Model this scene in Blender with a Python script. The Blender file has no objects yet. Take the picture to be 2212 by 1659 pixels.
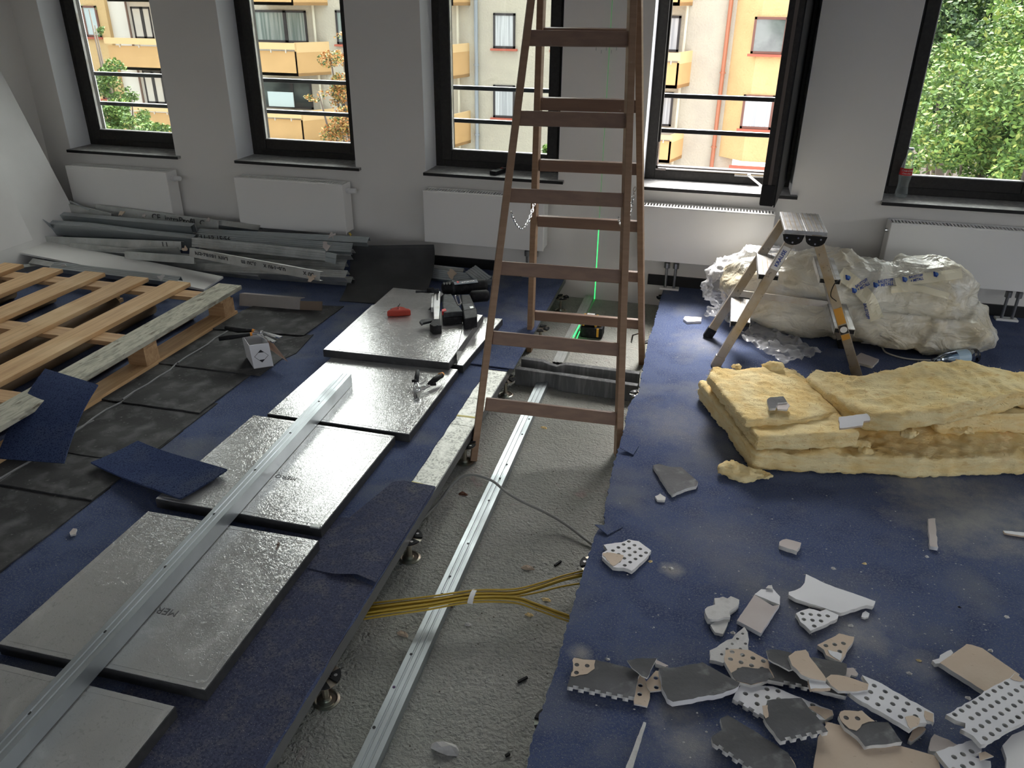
import bpy, bmesh, math, random
from mathutils import Vector as V, Matrix, noise
from mathutils.bvhtree import BVHTree
random.seed(7)
scene = bpy.context.scene
C = scene.collection
# ------------------------------------------------------------ camera, world, exposure
FPX, CX, CY, CAMH = 1706.55475, 1106.0, 829.5, 1.535
RT = V((0.96848168, 0.24888935, 0.00986544))
DN = V((0.11906288, -0.42778338, -0.89600525))
FW = V((-0.21878589, 0.86893928, -0.44393385))
EYE = V((0, 0, CAMH))
cam_d = bpy.data.cameras.new('camera'); cam = bpy.data.objects.new('camera', cam_d); C.objects.link(cam)
cam_d.sensor_width = 36; cam_d.lens = FPX/2212*36; cam_d.clip_start = .05; cam_d.clip_end = 300
mw = Matrix.Identity(4)
for i in range(3):
    mw[i][0] = RT[i]; mw[i][1] = -DN[i]; mw[i][2] = -FW[i]; mw[i][3] = EYE[i]
cam.matrix_world = mw
scene.camera = cam
world = bpy.data.worlds.new('sky'); scene.world = world; world.use_nodes = True
wn = world.node_tree; bg = wn.nodes['Background']
sky = wn.nodes.new('ShaderNodeTexSky'); sky.sky_type = 'NISHITA'; sky.sun_disc = False   # hazy day, the sun veiled behind the block opposite
sky.sun_elevation = math.radians(60); sky.sun_rotation = math.radians(-8); sky.air_density = 1.0; sky.dust_density = 9.0; sky.ozone_density = 1.0
hs = wn.nodes.new('ShaderNodeHueSaturation'); hs.inputs['Saturation'].default_value = .25
wn.links.new(sky.outputs[0], hs.inputs['Color']); wn.links.new(hs.outputs[0], bg.inputs[0]); bg.inputs[1].default_value = .47
scene.view_settings.view_transform = 'Standard'; scene.view_settings.look = 'None'
scene.view_settings.gamma = 1; scene.view_settings.use_curve_mapping = False
scene.view_settings.exposure = 1.65
# daylight entering through the facade windows and unseen openings added elsewhere for fill

# ------------------------------------------------------------ survey helpers: measured photo points -> room coordinates
def ray(px, py): return RT*((px-CX)/FPX) + DN*((py-CY)/FPX) + FW
def G(px, py, z=0.0):
    d = ray(px, py); return EYE + d*((z-CAMH)/d.z)
def W(px, py, Y=4.52):
    d = ray(px, py); return EYE + d*(Y/d.y)
def PL(px, py, base, n):
    d = ray(px, py); n = V(n); return EYE + d*(((V(base)-EYE).dot(n))/d.dot(n))

# ------------------------------------------------------------ materials
MATS = {}
def mat(name, col, rough=.6, metal=0., layers=(), bumps=(), spec=.5, alpha=1., trans=0., ior=1.45, coat=0., rvar=None, sss=0.):
    """layers: (scale, detail, lo, hi, colour[, distortion]); bumps: (scale, strength, distance[, detail, distortion])"""
    m = bpy.data.materials.new(name); m.use_nodes = True; nt = m.node_tree; N = nt.nodes; L = nt.links
    b = N['Principled BSDF']
    b.inputs['Roughness'].default_value = rough; b.inputs['Metallic'].default_value = metal
    b.inputs['Specular IOR Level'].default_value = spec; b.inputs['Alpha'].default_value = alpha
    b.inputs['Transmission Weight'].default_value = trans; b.inputs['IOR'].default_value = ior
    b.inputs['Coat Weight'].default_value = coat
    if sss:
        b.inputs['Subsurface Weight'].default_value = sss; b.inputs['Subsurface Radius'].default_value = (.02, .02, .015)
    tc = N.new('ShaderNodeTexCoord')
    def coord(scale):
        mp = N.new('ShaderNodeMapping'); L.new(tc.outputs['Object'], mp.inputs[0])
        mp.inputs['Scale'].default_value = scale if isinstance(scale, tuple) else (scale,)*3
        return mp.outputs[0]
    def nz(scale, detail=4, dist=0):
        n = N.new('ShaderNodeTexNoise'); L.new(coord(scale), n.inputs['Vector'])
        n.inputs['Scale'].default_value = 1; n.inputs['Detail'].default_value = detail; n.inputs['Distortion'].default_value = dist
        return n.outputs['Fac']
    prev = None
    c4 = (*col, 1)
    for ly in layers:
        sc, det, lo, hi, c2 = ly[:5]; dist = ly[5] if len(ly) > 5 else 0
        r = N.new('ShaderNodeMapRange'); L.new(nz(sc, det, dist), r.inputs[0])
        r.inputs[1].default_value = lo; r.inputs[2].default_value = hi
        mx = N.new('ShaderNodeMix'); mx.data_type = 'RGBA'; L.new(r.outputs[0], mx.inputs[0])
        if prev: L.new(prev, mx.inputs[6])
        else: mx.inputs[6].default_value = c4
        mx.inputs[7].default_value = (*c2, 1); prev = mx.outputs[2]
    if prev: L.new(prev, b.inputs['Base Color'])
    else: b.inputs['Base Color'].default_value = c4
    if rvar:
        r = N.new('ShaderNodeMapRange'); L.new(nz(rvar[0], 4, .5), r.inputs[0])
        r.inputs[1].default_value = .35; r.inputs[2].default_value = .65; r.inputs[3].default_value = rvar[1]; r.inputs[4].default_value = rvar[2]
        L.new(r.outputs[0], b.inputs['Roughness'])
    pb = None
    for bp in bumps:
        sc, st, di = bp[:3]; det = bp[3] if len(bp) > 3 else 3; dist = bp[4] if len(bp) > 4 else 0
        bn = N.new('ShaderNodeBump'); L.new(nz(sc, det, dist), bn.inputs['Height'])
        bn.inputs['Strength'].default_value = st; bn.inputs['Distance'].default_value = di
        if pb: L.new(pb, bn.inputs['Normal'])
        pb = bn.outputs[0]
    if pb: L.new(pb, b.inputs['Normal'])
    MATS[name] = m
    return m
WALL = mat('wall_paint', (.80, .78, .74), .75, bumps=((900, .12, .002),))
REV = mat('reveal_paint', (.82, .84, .86), .7)
STUCCO_W = mat('white_stucco', (.8, .8, .8), .9, bumps=((160, .5, .01),))
FRAME = mat('frame_dark', (.022, .020, .018), .42, layers=((60, 3, .4, .7, (.035, .032, .028)),), spec=.4)
FRAMEB = mat('frame_black', (.012, .012, .013), .5, spec=.3)
SEAL = mat('seal_grey', (.12, .10, .09), .5)
SILL = mat('sill_stone', (.24, .24, .235), .6, layers=((7, 6, .42, .62, (.32, .32, .31)), (40, 5, .5, .7, (.42, .41, .40))), rvar=(9, .45, .75))
BLACK = mat('base_black', (.010, .010, .011), .6)
RAD = mat('radiator_white', (.86, .85, .82), .35, coat=.2)
RADIN = mat('radiator_inside', (.05, .05, .05), .8)
CHROME = mat('chrome', (.72, .72, .72), .18, 1.)
ALU = mat('aluminium', (.60, .60, .60), .42, .85, layers=((14, 5, .45, .7, (.40, .38, .34)),))
ALUP = mat('aluminium_used', (.44, .41, .37), .48, .6, layers=((9, 5, .4, .65, (.36, .29, .19)), (70, 4, .64, .74, (.16, .15, .13))))
CARPET = mat('carpet_blue', (.074, .098, .195), .95, spec=.1,
             layers=((2.2, 5, .38, .68, (.096, .124, .225)), (9, 5, .46, .66, (.058, .076, .155)), (150, 3, .45, .62, (.110, .135, .205)),
                     (3.0, 9, .52, .78, (.19, .20, .22), .3), (300, 2, .64, .72, (.36, .36, .36))),
             bumps=((420, .6, .004), (30, .3, .004)))
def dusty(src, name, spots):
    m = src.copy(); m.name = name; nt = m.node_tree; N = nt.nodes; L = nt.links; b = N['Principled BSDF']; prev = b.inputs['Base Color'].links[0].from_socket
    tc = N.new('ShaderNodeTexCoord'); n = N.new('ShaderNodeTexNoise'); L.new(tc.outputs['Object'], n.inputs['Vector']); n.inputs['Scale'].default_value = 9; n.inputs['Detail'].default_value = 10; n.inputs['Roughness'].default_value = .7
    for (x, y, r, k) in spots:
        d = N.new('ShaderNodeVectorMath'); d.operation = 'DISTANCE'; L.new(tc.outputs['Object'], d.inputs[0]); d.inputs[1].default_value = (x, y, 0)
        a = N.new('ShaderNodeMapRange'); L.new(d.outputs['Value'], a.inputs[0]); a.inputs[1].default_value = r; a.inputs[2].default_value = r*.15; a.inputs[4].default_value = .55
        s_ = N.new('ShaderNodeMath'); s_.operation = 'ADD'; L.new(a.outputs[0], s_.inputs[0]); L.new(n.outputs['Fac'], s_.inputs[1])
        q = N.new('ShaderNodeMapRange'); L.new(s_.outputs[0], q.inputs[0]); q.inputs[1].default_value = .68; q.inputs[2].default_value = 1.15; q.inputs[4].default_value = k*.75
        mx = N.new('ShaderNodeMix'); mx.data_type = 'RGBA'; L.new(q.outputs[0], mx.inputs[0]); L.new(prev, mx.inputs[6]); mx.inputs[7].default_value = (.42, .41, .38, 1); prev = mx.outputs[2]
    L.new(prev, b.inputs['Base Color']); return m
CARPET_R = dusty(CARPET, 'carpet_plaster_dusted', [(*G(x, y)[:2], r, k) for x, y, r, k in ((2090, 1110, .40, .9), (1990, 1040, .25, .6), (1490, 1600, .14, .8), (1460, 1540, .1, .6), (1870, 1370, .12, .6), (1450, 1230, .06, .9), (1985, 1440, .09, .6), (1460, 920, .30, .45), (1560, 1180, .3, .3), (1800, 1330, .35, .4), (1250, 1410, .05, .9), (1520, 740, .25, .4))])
CARPET_D = mat('carpet_dusty', (.070, .080, .135), .95, spec=.1,
             layers=((3, 5, .40, .66, (.105, .115, .165)), (20, 9, .48, .74, (.14, .14, .155), .3), (150, 3, .45, .62, (.055, .06, .10)), (380, 2, .64, .75, (.36, .36, .35))),
             bumps=((420, .6, .004), (22, .5, .006)))
CARPET_C = mat('carpet_clean', (.040, .058, .130), .95, spec=.1, layers=((4, 5, .4, .7, (.055, .078, .155)), (7, 5, .56, .78, (.075, .09, .135)), (200, 3, .5, .62, (.02, .03, .075))), bumps=((420, .6, .004),))
BACKING = mat('tile_backing', (.035, .035, .036), .8, spec=.25,
              layers=((5, 6, .42, .66, (.062, .062, .062)), (12, 9, .50, .78, (.13, .13, .13), .3), (70, 4, .64, .76, (.16, .16, .155))), bumps=((120, .4, .002), (9, .4, .01)))
BACKING_D = mat('sheet_dark', (.028, .029, .030), .6, layers=((6, 5, .45, .7, (.045, .046, .047)),), bumps=((200, .3, .001),))
SCREED = mat('screed', (.33, .34, .30), .8, spec=.3,
             layers=((3, 4, .35, .65, (.39, .39, .35)), (38, 5, .52, .72, (.31, .32, .285)), (7, 6, .64, .82, (.42, .30, .28), 1.2)),
             bumps=((95, 1.0, .010, 3, .4), (28, .5, .012)))
STEEL = mat('panel_steel', (.68, .68, .665), .3, .62, layers=((5, 5, .40, .66, (.60, .60, .585)), (60, 5, .58, .72, (.50, .50, .49), 2.), (7, 9, .56, .70, (.80, .80, .78), 1.0)),
            bumps=((85, .50, .0012, 4, 3.2), (30, .25, .0015, 4, 3.0), (14, .06, .003)), rvar=(7, .09, .18))
STEEL_S = mat('panel_side', (.055, .055, .056), .5, .4, layers=((30, 4, .45, .7, (.08, .08, .08)),))
STEEL_W = mat('panel_worn', (.50, .50, .46), .5, .55, layers=((60, 6, .48, .62, (.24, .24, .22), 1.5), (12, 5, .5, .7, (.58, .58, .54))), bumps=((80, .5, .002),))
GALV = mat('galvanised', (.47, .51, .525), .4, .75, layers=((6, 4, .4, .7, (.41, .445, .455)),), bumps=((60, .04, .001),), rvar=(8, .34, .46))
GALV_D = mat('galvanised_dull', (.56, .575, .56), .42, .6, layers=((10, 6, .4, .66, (.42, .435, .42)), (60, 4, .58, .7, (.50, .49, .46))), bumps=((40, .2, .003),))
LWOOD = mat('ladder_wood', (.29, .175, .10), .5, layers=(((4, 4, 60), 5, .40, .66, (.34, .21, .125)), ((30, 30, 30), 5, .70, .78, (.34, .28, .22))), bumps=(((6, 6, 90), .2, .002),))
LWOODX = mat('ladder_wood_rung', (.215, .130, .088), .45, layers=(((3, 40, 40), 5, .42, .66, (.26, .16, .105)), (28, 5, .72, .78, (.40, .35, .30))), bumps=(((4, 90, 90), .2, .002),))
PINE = mat('pallet_pine', (.62, .40, .20), .65, layers=(((55, 2.2, 40), 6, .40, .66, (.46, .28, .135), .8), ((6, 3, 6), 4, .5, .75, (.70, .50, .28)), (14, 5, .72, .80, (.14, .09, .06))), bumps=(((90, 3, 60), .35, .002),))
PINE_X = mat('pallet_pine_cross', (.56, .36, .19), .65, layers=(((2.2, 55, 40), 6, .40, .66, (.42, .25, .12), .8),), bumps=(((3, 90, 60), .3, .002),))
PINE_D = mat('pallet_grey_wood', (.47, .45, .36), .8, layers=(((60, 12, 40), 7, .44, .62, (.30, .29, .23), 1.), ((40, 14, 40), 6, .6, .7, (.17, .15, .11))), bumps=(((80, 30, 60), .6, .003),))
WOOL = mat('mineral_wool', (.88, .66, .30), .95, spec=.05, sss=.0, layers=(((10, 10, 40), 6, .36, .60, (.93, .78, .44)), ((30, 30, 90), 6, .60, .78, (.74, .48, .19)), (4, 4, .66, .84, (.88, .58, .28)), (90, 3, .76, .80, (.35, .24, .12))),
           bumps=(((22, 40, 90), .45, .008, 9, 2.0), (160, .5, .003, 6, 1.)))
FILM = mat('cream_film', (.76, .73, .62), .28, spec=.7, sss=.0, layers=((3.2, 4, .42, .64, (.68, .60, .42)), (6, 4, .50, .7, (.80, .79, .72))), bumps=(((7, 12, 11), .7, .030, 3, 1.6), (30, .3, .006, 3, 1.5)), rvar=(8, .16, .36))
def film_clear(name, col, op, rough):
    m = bpy.data.materials.new(name); m.use_nodes = True; nt = m.node_tree; N = nt.nodes; L = nt.links
    b = N['Principled BSDF']; b.inputs['Base Color'].default_value = (*col, 1); b.inputs['Roughness'].default_value = rough; b.inputs['Specular IOR Level'].default_value = .8
    t = N.new('ShaderNodeBsdfTransparent'); mx = N.new('ShaderNodeMixShader'); lw = N.new('ShaderNodeLayerWeight'); lw.inputs[0].default_value = .35
    r = N.new('ShaderNodeMapRange'); r.inputs[3].default_value = op; r.inputs[4].default_value = min(1, op+.6)
    L.new(lw.outputs['Facing'], r.inputs[0]); L.new(r.outputs[0], mx.inputs[0]); L.new(t.outputs[0], mx.inputs[1]); L.new(b.outputs[0], mx.inputs[2])
    L.new(mx.outputs[0], N['Material Output'].inputs[0]); return m
CLEAR = film_clear('clear_film', (.75, .76, .78), .22, .14)
def glassmat(name, tint=(1, 1, 1), r=.02):
    m = bpy.data.materials.new(name); m.use_nodes = True; nt = m.node_tree; N = nt.nodes; L = nt.links
    N.remove(N['Principled BSDF'])
    t = N.new('ShaderNodeBsdfTransparent'); t.inputs[0].default_value = (*tint, 1); g = N.new('ShaderNodeBsdfGlossy'); g.inputs['Roughness'].default_value = r
    f = N.new('ShaderNodeFresnel'); f.inputs[0].default_value = 1.45; mx = N.new('ShaderNodeMixShader')
    L.new(f.outputs[0], mx.inputs[0]); L.new(t.outputs[0], mx.inputs[1]); L.new(g.outputs[0], mx.inputs[2]); L.new(mx.outputs[0], N['Material Output'].inputs[0]); return m
GLASS = glassmat('pane_glass', (.82, .85, .83)); BOTTLE = film_clear('bottle_glass', (.55, .62, .60), .10, .06)
GYP = mat('gypsum', (.66, .65, .62), .85, layers=((30, 5, .5, .7, (.54, .53, .50)),), bumps=((60, .6, .004),))
GYPW = mat('board_white', (.74, .74, .75), .6, layers=((6, 5, .5, .75, (.66, .66, .67)),))
KRAFT = mat('board_paper', (.60, .48, .36), .8, layers=((6, 5, .45, .7, (.66, .55, .43)), (80, 4, .66, .76, (.48, .37, .26))), bumps=((70, .3, .002),))
PAPERT = mat('board_pinkish', (.52, .46, .43), .8, layers=((8, 5, .4, .7, (.58, .53, .50)),))
FELT = mat('board_felt', (.085, .086, .088), .8, layers=((7, 6, .42, .68, (.125, .125, .13)), (24, 7, .58, .78, (.22, .22, .22), .4)), bumps=((70, .4, .003),))
CARD = mat('grey_cardboard', (.30, .28, .26), .8, layers=((10, 4, .4, .7, (.36, .33, .31)),))
CARDB = mat('brown_cardboard', (.20, .15, .11), .85)
PLW = mat('white_sheet', (.80, .79, .77), .5, layers=((3, 4, .4, .7, (.74, .73, .71)),))
PLB = mat('black_plastic', (.012, .012, .013), .62, spec=.25, layers=((50, 4, .5, .7, (.028, .028, .030)),))
PLG = mat('dark_grey_plastic', (.035, .037, .040), .6, spec=.3, layers=((40, 4, .45, .7, (.065, .07, .073)),))
REDP = mat('red_plastic', (.42, .045, .025), .35); ORANGE = mat('orange_rubber', (.75, .30, .05), .45); YELP = mat('yellow_plastic', (.80, .42, .03), .4)
YELC = mat('yellow_cable', (.50, .34, .045), .45); GREYC = mat('grey_cable', (.24, .24, .22), .5); ZIP = mat('white_plastic', (.75, .75, .74), .4)
FOAM = mat('grey_foam', (.15, .155, .155), .85, layers=(((60, 60, 6), 4, .5, .66, (.24, .245, .24)),), bumps=(((40, 40, 10), .6, .008),))
PEDZ = mat('pedestal_zinc', (.50, .42, .33), .3, .9, layers=((18, 4, .4, .65, (.40, .46, .40)),))
INK = mat('ink_black', (.02, .02, .022), .6); INKB = mat('ink_blue', (.02, .06, .30), .5); INKG = mat('ink_grey', (.09, .09, .09), .6); REDL = mat('label_red', (.60, .03, .03), .4); WHITEL = mat('label_white', (.75, .76, .76), .45)
TAPE = mat('packing_tape', (.86, .80, .60), .25); ORL = mat('label_orange', (.60, .30, .05), .5)
# ------------------------------------------------------------ mesh builder and object helpers
def empty(name, label=None, cat=None, group=None, loc=(0, 0, 0), kind=None):
    o = bpy.data.objects.new(name, None); C.objects.link(o); o.location = loc; o.empty_display_size = .1
    return tag(o, label, cat, group, kind)
def tag(o, label=None, cat=None, group=None, kind=None):
    if label: o['label'] = label
    if cat: o['category'] = cat
    if group: o['group'] = group
    if kind: o['kind'] = kind
    return o
def rootloc(o):
    while o.parent: o = o.parent
    return V(o.location)
class MB:
    def __init__(s): s.v = []; s.f = []; s.m = []
    def add(s, vs, fs, mi=0):
        n = len(s.v); s.v += [V(p) for p in vs]; s.f += [tuple(n+i for i in f) for f in fs]; s.m += [mi]*len(fs); return s
    def hexa(s, a, mi=0):   # 8 corners: bottom 4 ccw, top 4
        return s.add(a, [(3, 2, 1, 0), (4, 5, 6, 7), (0, 1, 5, 4), (1, 2, 6, 5), (2, 3, 7, 6), (3, 0, 4, 7)], mi)
    def box(s, x0, x1, y0, y1, z0, z1, mi=0):
        return s.hexa([(x0, y0, z0), (x1, y0, z0), (x1, y1, z0), (x0, y1, z0), (x0, y0, z1), (x1, y0, z1), (x1, y1, z1), (x0, y1, z1)], mi)
    def beam(s, p0, p1, w, h, up=(0, 0, 1), mi=0):   # box along p0-p1, w across, h along up
        p0 = V(p0); p1 = V(p1); d = (p1-p0).normalized(); sd = d.cross(V(up)).normalized(); u = sd.cross(d).normalized()
        a = []
        for b_ in (-.5, .5):
            for (q, t) in ((p0, -.5), (p0, .5), (p1, .5), (p1, -.5)): a.append(q + sd*(t*w) + u*(b_*h))
        return s.hexa(a, mi)
    def prism(s, pts, vec, mi=0, side=None):
        pts = [V(p) for p in pts]; n = len(pts); vec = V(vec)
        nn = V((0, 0, 0))
        for i in range(n): nn += pts[i].cross(pts[(i+1) % n])
        if nn.dot(vec) > 0: pts.reverse()
        k = len(s.v); s.v += pts + [p+vec for p in pts]
        s.f.append(tuple(k+i for i in range(n))); s.m.append(mi)
        s.f.append(tuple(k+n+i for i in reversed(range(n)))); s.m.append(mi)
        for i in range(n):
            j = (i+1) % n; s.f.append((k+j, k+i, k+n+i, k+n+j)); s.m.append(mi if side is None else side)
        return s
    def tube(s, pts, r, n=8, mi=0, cap=True):
        pts = [V(p) for p in pts]; rs = r if isinstance(r, (list, tuple)) else [r]*len(pts); k = len(s.v); prev = None
        for i, p in enumerate(pts):
            d = (pts[min(i+1, len(pts)-1)]-pts[max(i-1, 0)]).normalized()
            a = prev if prev is not None else (V((0, 0, 1)) if abs(d.z) < .9 else V((1, 0, 0)))
            u = (a - d*a.dot(d)).normalized(); w = d.cross(u); prev = u
            for j in range(n):
                t = 2*math.pi*j/n; s.v.append(p + (u*math.cos(t)+w*math.sin(t))*rs[i])
        for i in range(len(pts)-1):
            for j in range(n):
                a = k+i*n+j; b_ = k+i*n+(j+1) % n; s.f.append((a, b_, b_+n, a+n)); s.m.append(mi)
        if cap:
            s.f.append(tuple(k+j for j in reversed(range(n)))); s.m.append(mi)
            e = k+(len(pts)-1)*n; s.f.append(tuple(e+j for j in range(n))); s.m.append(mi)
        return s
    def cyl(s, p0, p1, r0, r1=None, n=16, mi=0): return s.tube([p0, p1], [r0, r0 if r1 is None else r1], n, mi)
    def lathe(s, c, prof, n=20, mi=0): # prof: (r, z) up the z axis
        c = V(c); k = len(s.v)
        for r, z in prof:
            for j in range(n): t = 2*math.pi*j/n; s.v.append(c+V((math.cos(t)*max(r, 1e-4), math.sin(t)*max(r, 1e-4), z)))
        for i in range(len(prof)-1):
            for j in range(n): a = k+i*n+j; b_ = k+i*n+(j+1) % n; s.f.append((a, b_, b_+n, a+n)); s.m.append(mi)
        s.f.append(tuple(k+j for j in reversed(range(n)))); s.m.append(mi)
        e = k+(len(prof)-1)*n; s.f.append(tuple(e+j for j in range(n))); s.m.append(mi)
        return s
    def grid(s, fn, nu, nv, mi=0):
        k = len(s.v)
        for i in range(nu+1):
            for j in range(nv+1): s.v.append(V(fn(i/nu, j/nv)))
        for i in range(nu):
            for j in range(nv):
                a = k+i*(nv+1)+j; s.f.append((a, a+nv+1, a+nv+2, a+1)); s.m.append(mi)
        return s
    def build(s, name, mats, parent=None, bevel=0, smooth=False, label=None, cat=None, group=None, kind=None, center=True, solid=0):
        if not isinstance(mats, (list, tuple)): mats = [mats]
        off = V((0, 0, 0))
        if parent is not None: off = rootloc(parent)
        elif center and s.v:
            xs = [p.x for p in s.v]; ys = [p.y for p in s.v]; zs = [p.z for p in s.v]
            off = V(((min(xs)+max(xs))/2, (min(ys)+max(ys))/2, min(zs)))
        me = bpy.data.meshes.new(name); me.from_pydata([p-off for p in s.v], [], s.f)
        for m in mats: me.materials.append(m)
        for p, i in zip(me.polygons, s.m): p.material_index = i
        me.update()
        bm = bmesh.new(); bm.from_mesh(me); bmesh.ops.recalc_face_normals(bm, faces=bm.faces[:]) if not solid else None; bm.to_mesh(me); bm.free()
        if smooth:
            for p in me.polygons: p.use_smooth = True
        o = bpy.data.objects.new(name, me); C.objects.link(o)
        if parent is not None: o.parent = parent
        else: o.location = off
        if bevel:
            b = o.modifiers.new('bevel', 'BEVEL'); b.width = bevel; b.segments = 2; b.limit_method = 'ANGLE'; b.angle_limit = math.radians(40)
        if solid:
            b = o.modifiers.new('solid', 'SOLIDIFY'); b.thickness = solid; b.offset = 0
        return tag(o, label, cat, group, kind)
def link_mesh(name, me, parent=None, loc=(0, 0, 0), **k):
    o = bpy.data.objects.new(name, me); C.objects.link(o)
    if parent is not None: o.parent = parent
    o.location = loc
    return tag(o, **k)
def copy_tree(o, parent=None):
    c = o.copy(); C.objects.link(c); c.parent = parent
    for ch in list(o.children): copy_tree(ch, c)
    return c
def evalmesh(o):
    dg = bpy.context.evaluated_depsgraph_get(); dg.update()
    return bpy.data.meshes.new_from_object(o.evaluated_get(dg))
def remeshed(mb, vox):
    me = bpy.data.meshes.new('t'); me.from_pydata(mb.v, [], mb.f)
    o = bpy.data.objects.new('t', me); C.objects.link(o)
    r = o.modifiers.new('r', 'REMESH'); r.mode = 'VOXEL'; r.voxel_size = vox
    m2 = evalmesh(o); bpy.data.objects.remove(o); bpy.data.meshes.remove(me)
    return m2
def textmesh(txt, size, ext=.0004, shear=0, bold=0):
    cu = bpy.data.curves.new('t', 'FONT'); cu.body = txt; cu.size = size; cu.extrude = ext; cu.align_x = 'CENTER'; cu.align_y = 'CENTER'; cu.shear = shear; cu.offset = bold; cu.resolution_u = 2
    o = bpy.data.objects.new('t', cu); C.objects.link(o); me = evalmesh(o); bpy.data.objects.remove(o); bpy.data.curves.remove(cu)
    return me
def text_on(name, txt, size, c, xdir, up, m, parent, ext=.0004, shear=0, bold=0, lift=.0006):
    me = textmesh(txt, size, ext, shear, bold); x = V(xdir).normalized(); n = x.cross(V(up)).normalized(); y = n.cross(x)
    off = rootloc(parent) if parent else V((0, 0, 0)); c = V(c)
    for v in me.vertices: v.co = c + x*v.co.x + y*v.co.y + n*(v.co.z+lift) - off
    me.materials.clear(); me.materials.append(m)
    return link_mesh(name, me, parent)
def nz3(p, s): return V(noise.noise_vector(V(p)*s))
def fract(p, s, o=4): return noise.fractal(V(p)*s, 1., 2., o)
def rough_outline(pts, step=.012, amp=.004, seed=0):
    out = []; n = len(pts)
    for i in range(n):
        a = V(pts[i]); b = V(pts[(i+1) % n]); L = (b-a).length; k = max(1, int(L/step))
        for j in range(k):
            p = a.lerp(b, j/k)
            if 0 < j: p = p + V(((random.random()-.5)*2*amp, (random.random()-.5)*2*amp, 0))
            out.append(p)
    return out
def inside(p, poly):
    r = False; n = len(poly)
    for i in range(n):
        a = poly[i]; b = poly[i-1]
        if (a[1] > p[1]) != (b[1] > p[1]) and p[0] < (b[0]-a[0])*(p[1]-a[1])/(b[1]-a[1])+a[0]: r = not r
    return r
def dseg(p, a, b):
    ax, ay = a; bx, by = b; dx, dy = bx-ax, by-ay; L = dx*dx+dy*dy or 1e-12
    t = max(0, min(1, ((p[0]-ax)*dx+(p[1]-ay)*dy)/L)); return math.hypot(p[0]-ax-t*dx, p[1]-ay-t*dy)
# plate with real round holes: outline in room coordinates (top face), thickness downwards
def plate(name, pts, th, mats, parent=None, holes=None, edge=.003, step=.012, n=None, tooth=None, **k):
    pts = [V(p) for p in pts]; N = V((0, 0, 0))
    for i in range(len(pts)): N += (pts[i]-pts[0]).cross(pts[(i+1) % len(pts)]-pts[0])
    N.normalize();
    if N.z < 0: N = -N; pts.reverse()
    o = pts[0]; X = (pts[1]-pts[0]); X = (X - N*X.dot(N)).normalized(); Y = N.cross(X)
    P = [((p-o).dot(X), (p-o).dot(Y)) for p in pts]
    q = []
    m = len(P)
    for i in range(m):
        a = P[i]; b = P[(i+1) % m]; L = math.hypot(b[0]-a[0], b[1]-a[1]); dx, dy = (b[0]-a[0])/(L or 1), (b[1]-a[1])/(L or 1)
        if tooth and i in tooth and L > .03:
            w = .0125; kk = int(L/w)
            for j in range(kk):
                t0, t1 = j/kk*L, (j+1)/kk*L; dd = 0 if j % 2 == 0 else .007
                q.append((a[0]+dx*t0-dy*dd, a[1]+dy*t0+dx*dd)); q.append((a[0]+dx*t1-dy*dd, a[1]+dy*t1+dx*dd))
        else:
            kk = max(1, int(L/step))
            for j in range(kk):
                e = edge if j else 0; t = j/kk*L
                q.append((a[0]+dx*t+(random.random()-.5)*2*e, a[1]+dy*t+(random.random()-.5)*2*e))
    cu = bpy.data.curves.new('t', 'CURVE'); cu.dimensions = '2D'; cu.fill_mode = 'BOTH'; cu.extrude = th/2
    def spl(c):
        s = cu.splines.new('POLY'); s.points.add(len(c)-1)
        for pt, (x, y) in zip(s.points, c): pt.co = (x, y, 0, 1)
        s.use_cyclic_u = True
    spl(q)
    if holes:
        hd, sp, r = holes; hd = V(hd); hx = V((hd.dot(X), hd.dot(Y))).normalized(); hy = V((-hx.y, hx.x))
        xs = [a[0] for a in q]; ys = [a[1] for a in q]; R = int(max(max(xs)-min(xs), max(ys)-min(ys))/sp*1.5)+2
        for i in range(-R, R):
            for j in range(-R, R):
                c = (P[0][0]+hx.x*sp*(i+.5)+hy.x*sp*(j+.5), P[0][1]+hx.y*sp*(i+.5)+hy.y*sp*(j+.5))
                if not inside(c, q): continue
                if min(dseg(c, q[t], q[t-1]) for t in range(len(q))) < r+.0012: continue
                spl([(c[0]+r*math.cos(t*math.pi/5), c[1]+r*math.sin(t*math.pi/5)) for t in range(10)])
    ob = bpy.data.objects.new('t', cu); C.objects.link(ob); me = evalmesh(ob); bpy.data.objects.remove(ob); bpy.data.curves.remove(cu)
    me.materials.clear()
    for mm in (mats if isinstance(mats, (list, tuple)) else [mats]): me.materials.append(mm)
    for p in me.polygons: p.material_index = 0
    if len(me.materials) > 1:
        for p in me.polygons:
            if abs(p.normal.z) < .5: p.material_index = 1
    off = rootloc(parent) if parent else sum(pts, V((0, 0, 0)))/len(pts) - N*th
    M4 = Matrix(((X.x, Y.x, N.x), (X.y, Y.y, N.y), (X.z, Y.z, N.z)))
    for v in me.vertices: v.co = o + M4 @ V((v.co.x, v.co.y, v.co.z-th/2)) - off
    return link_mesh(name, me, parent, (0, 0, 0) if parent else off, **k)
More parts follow.
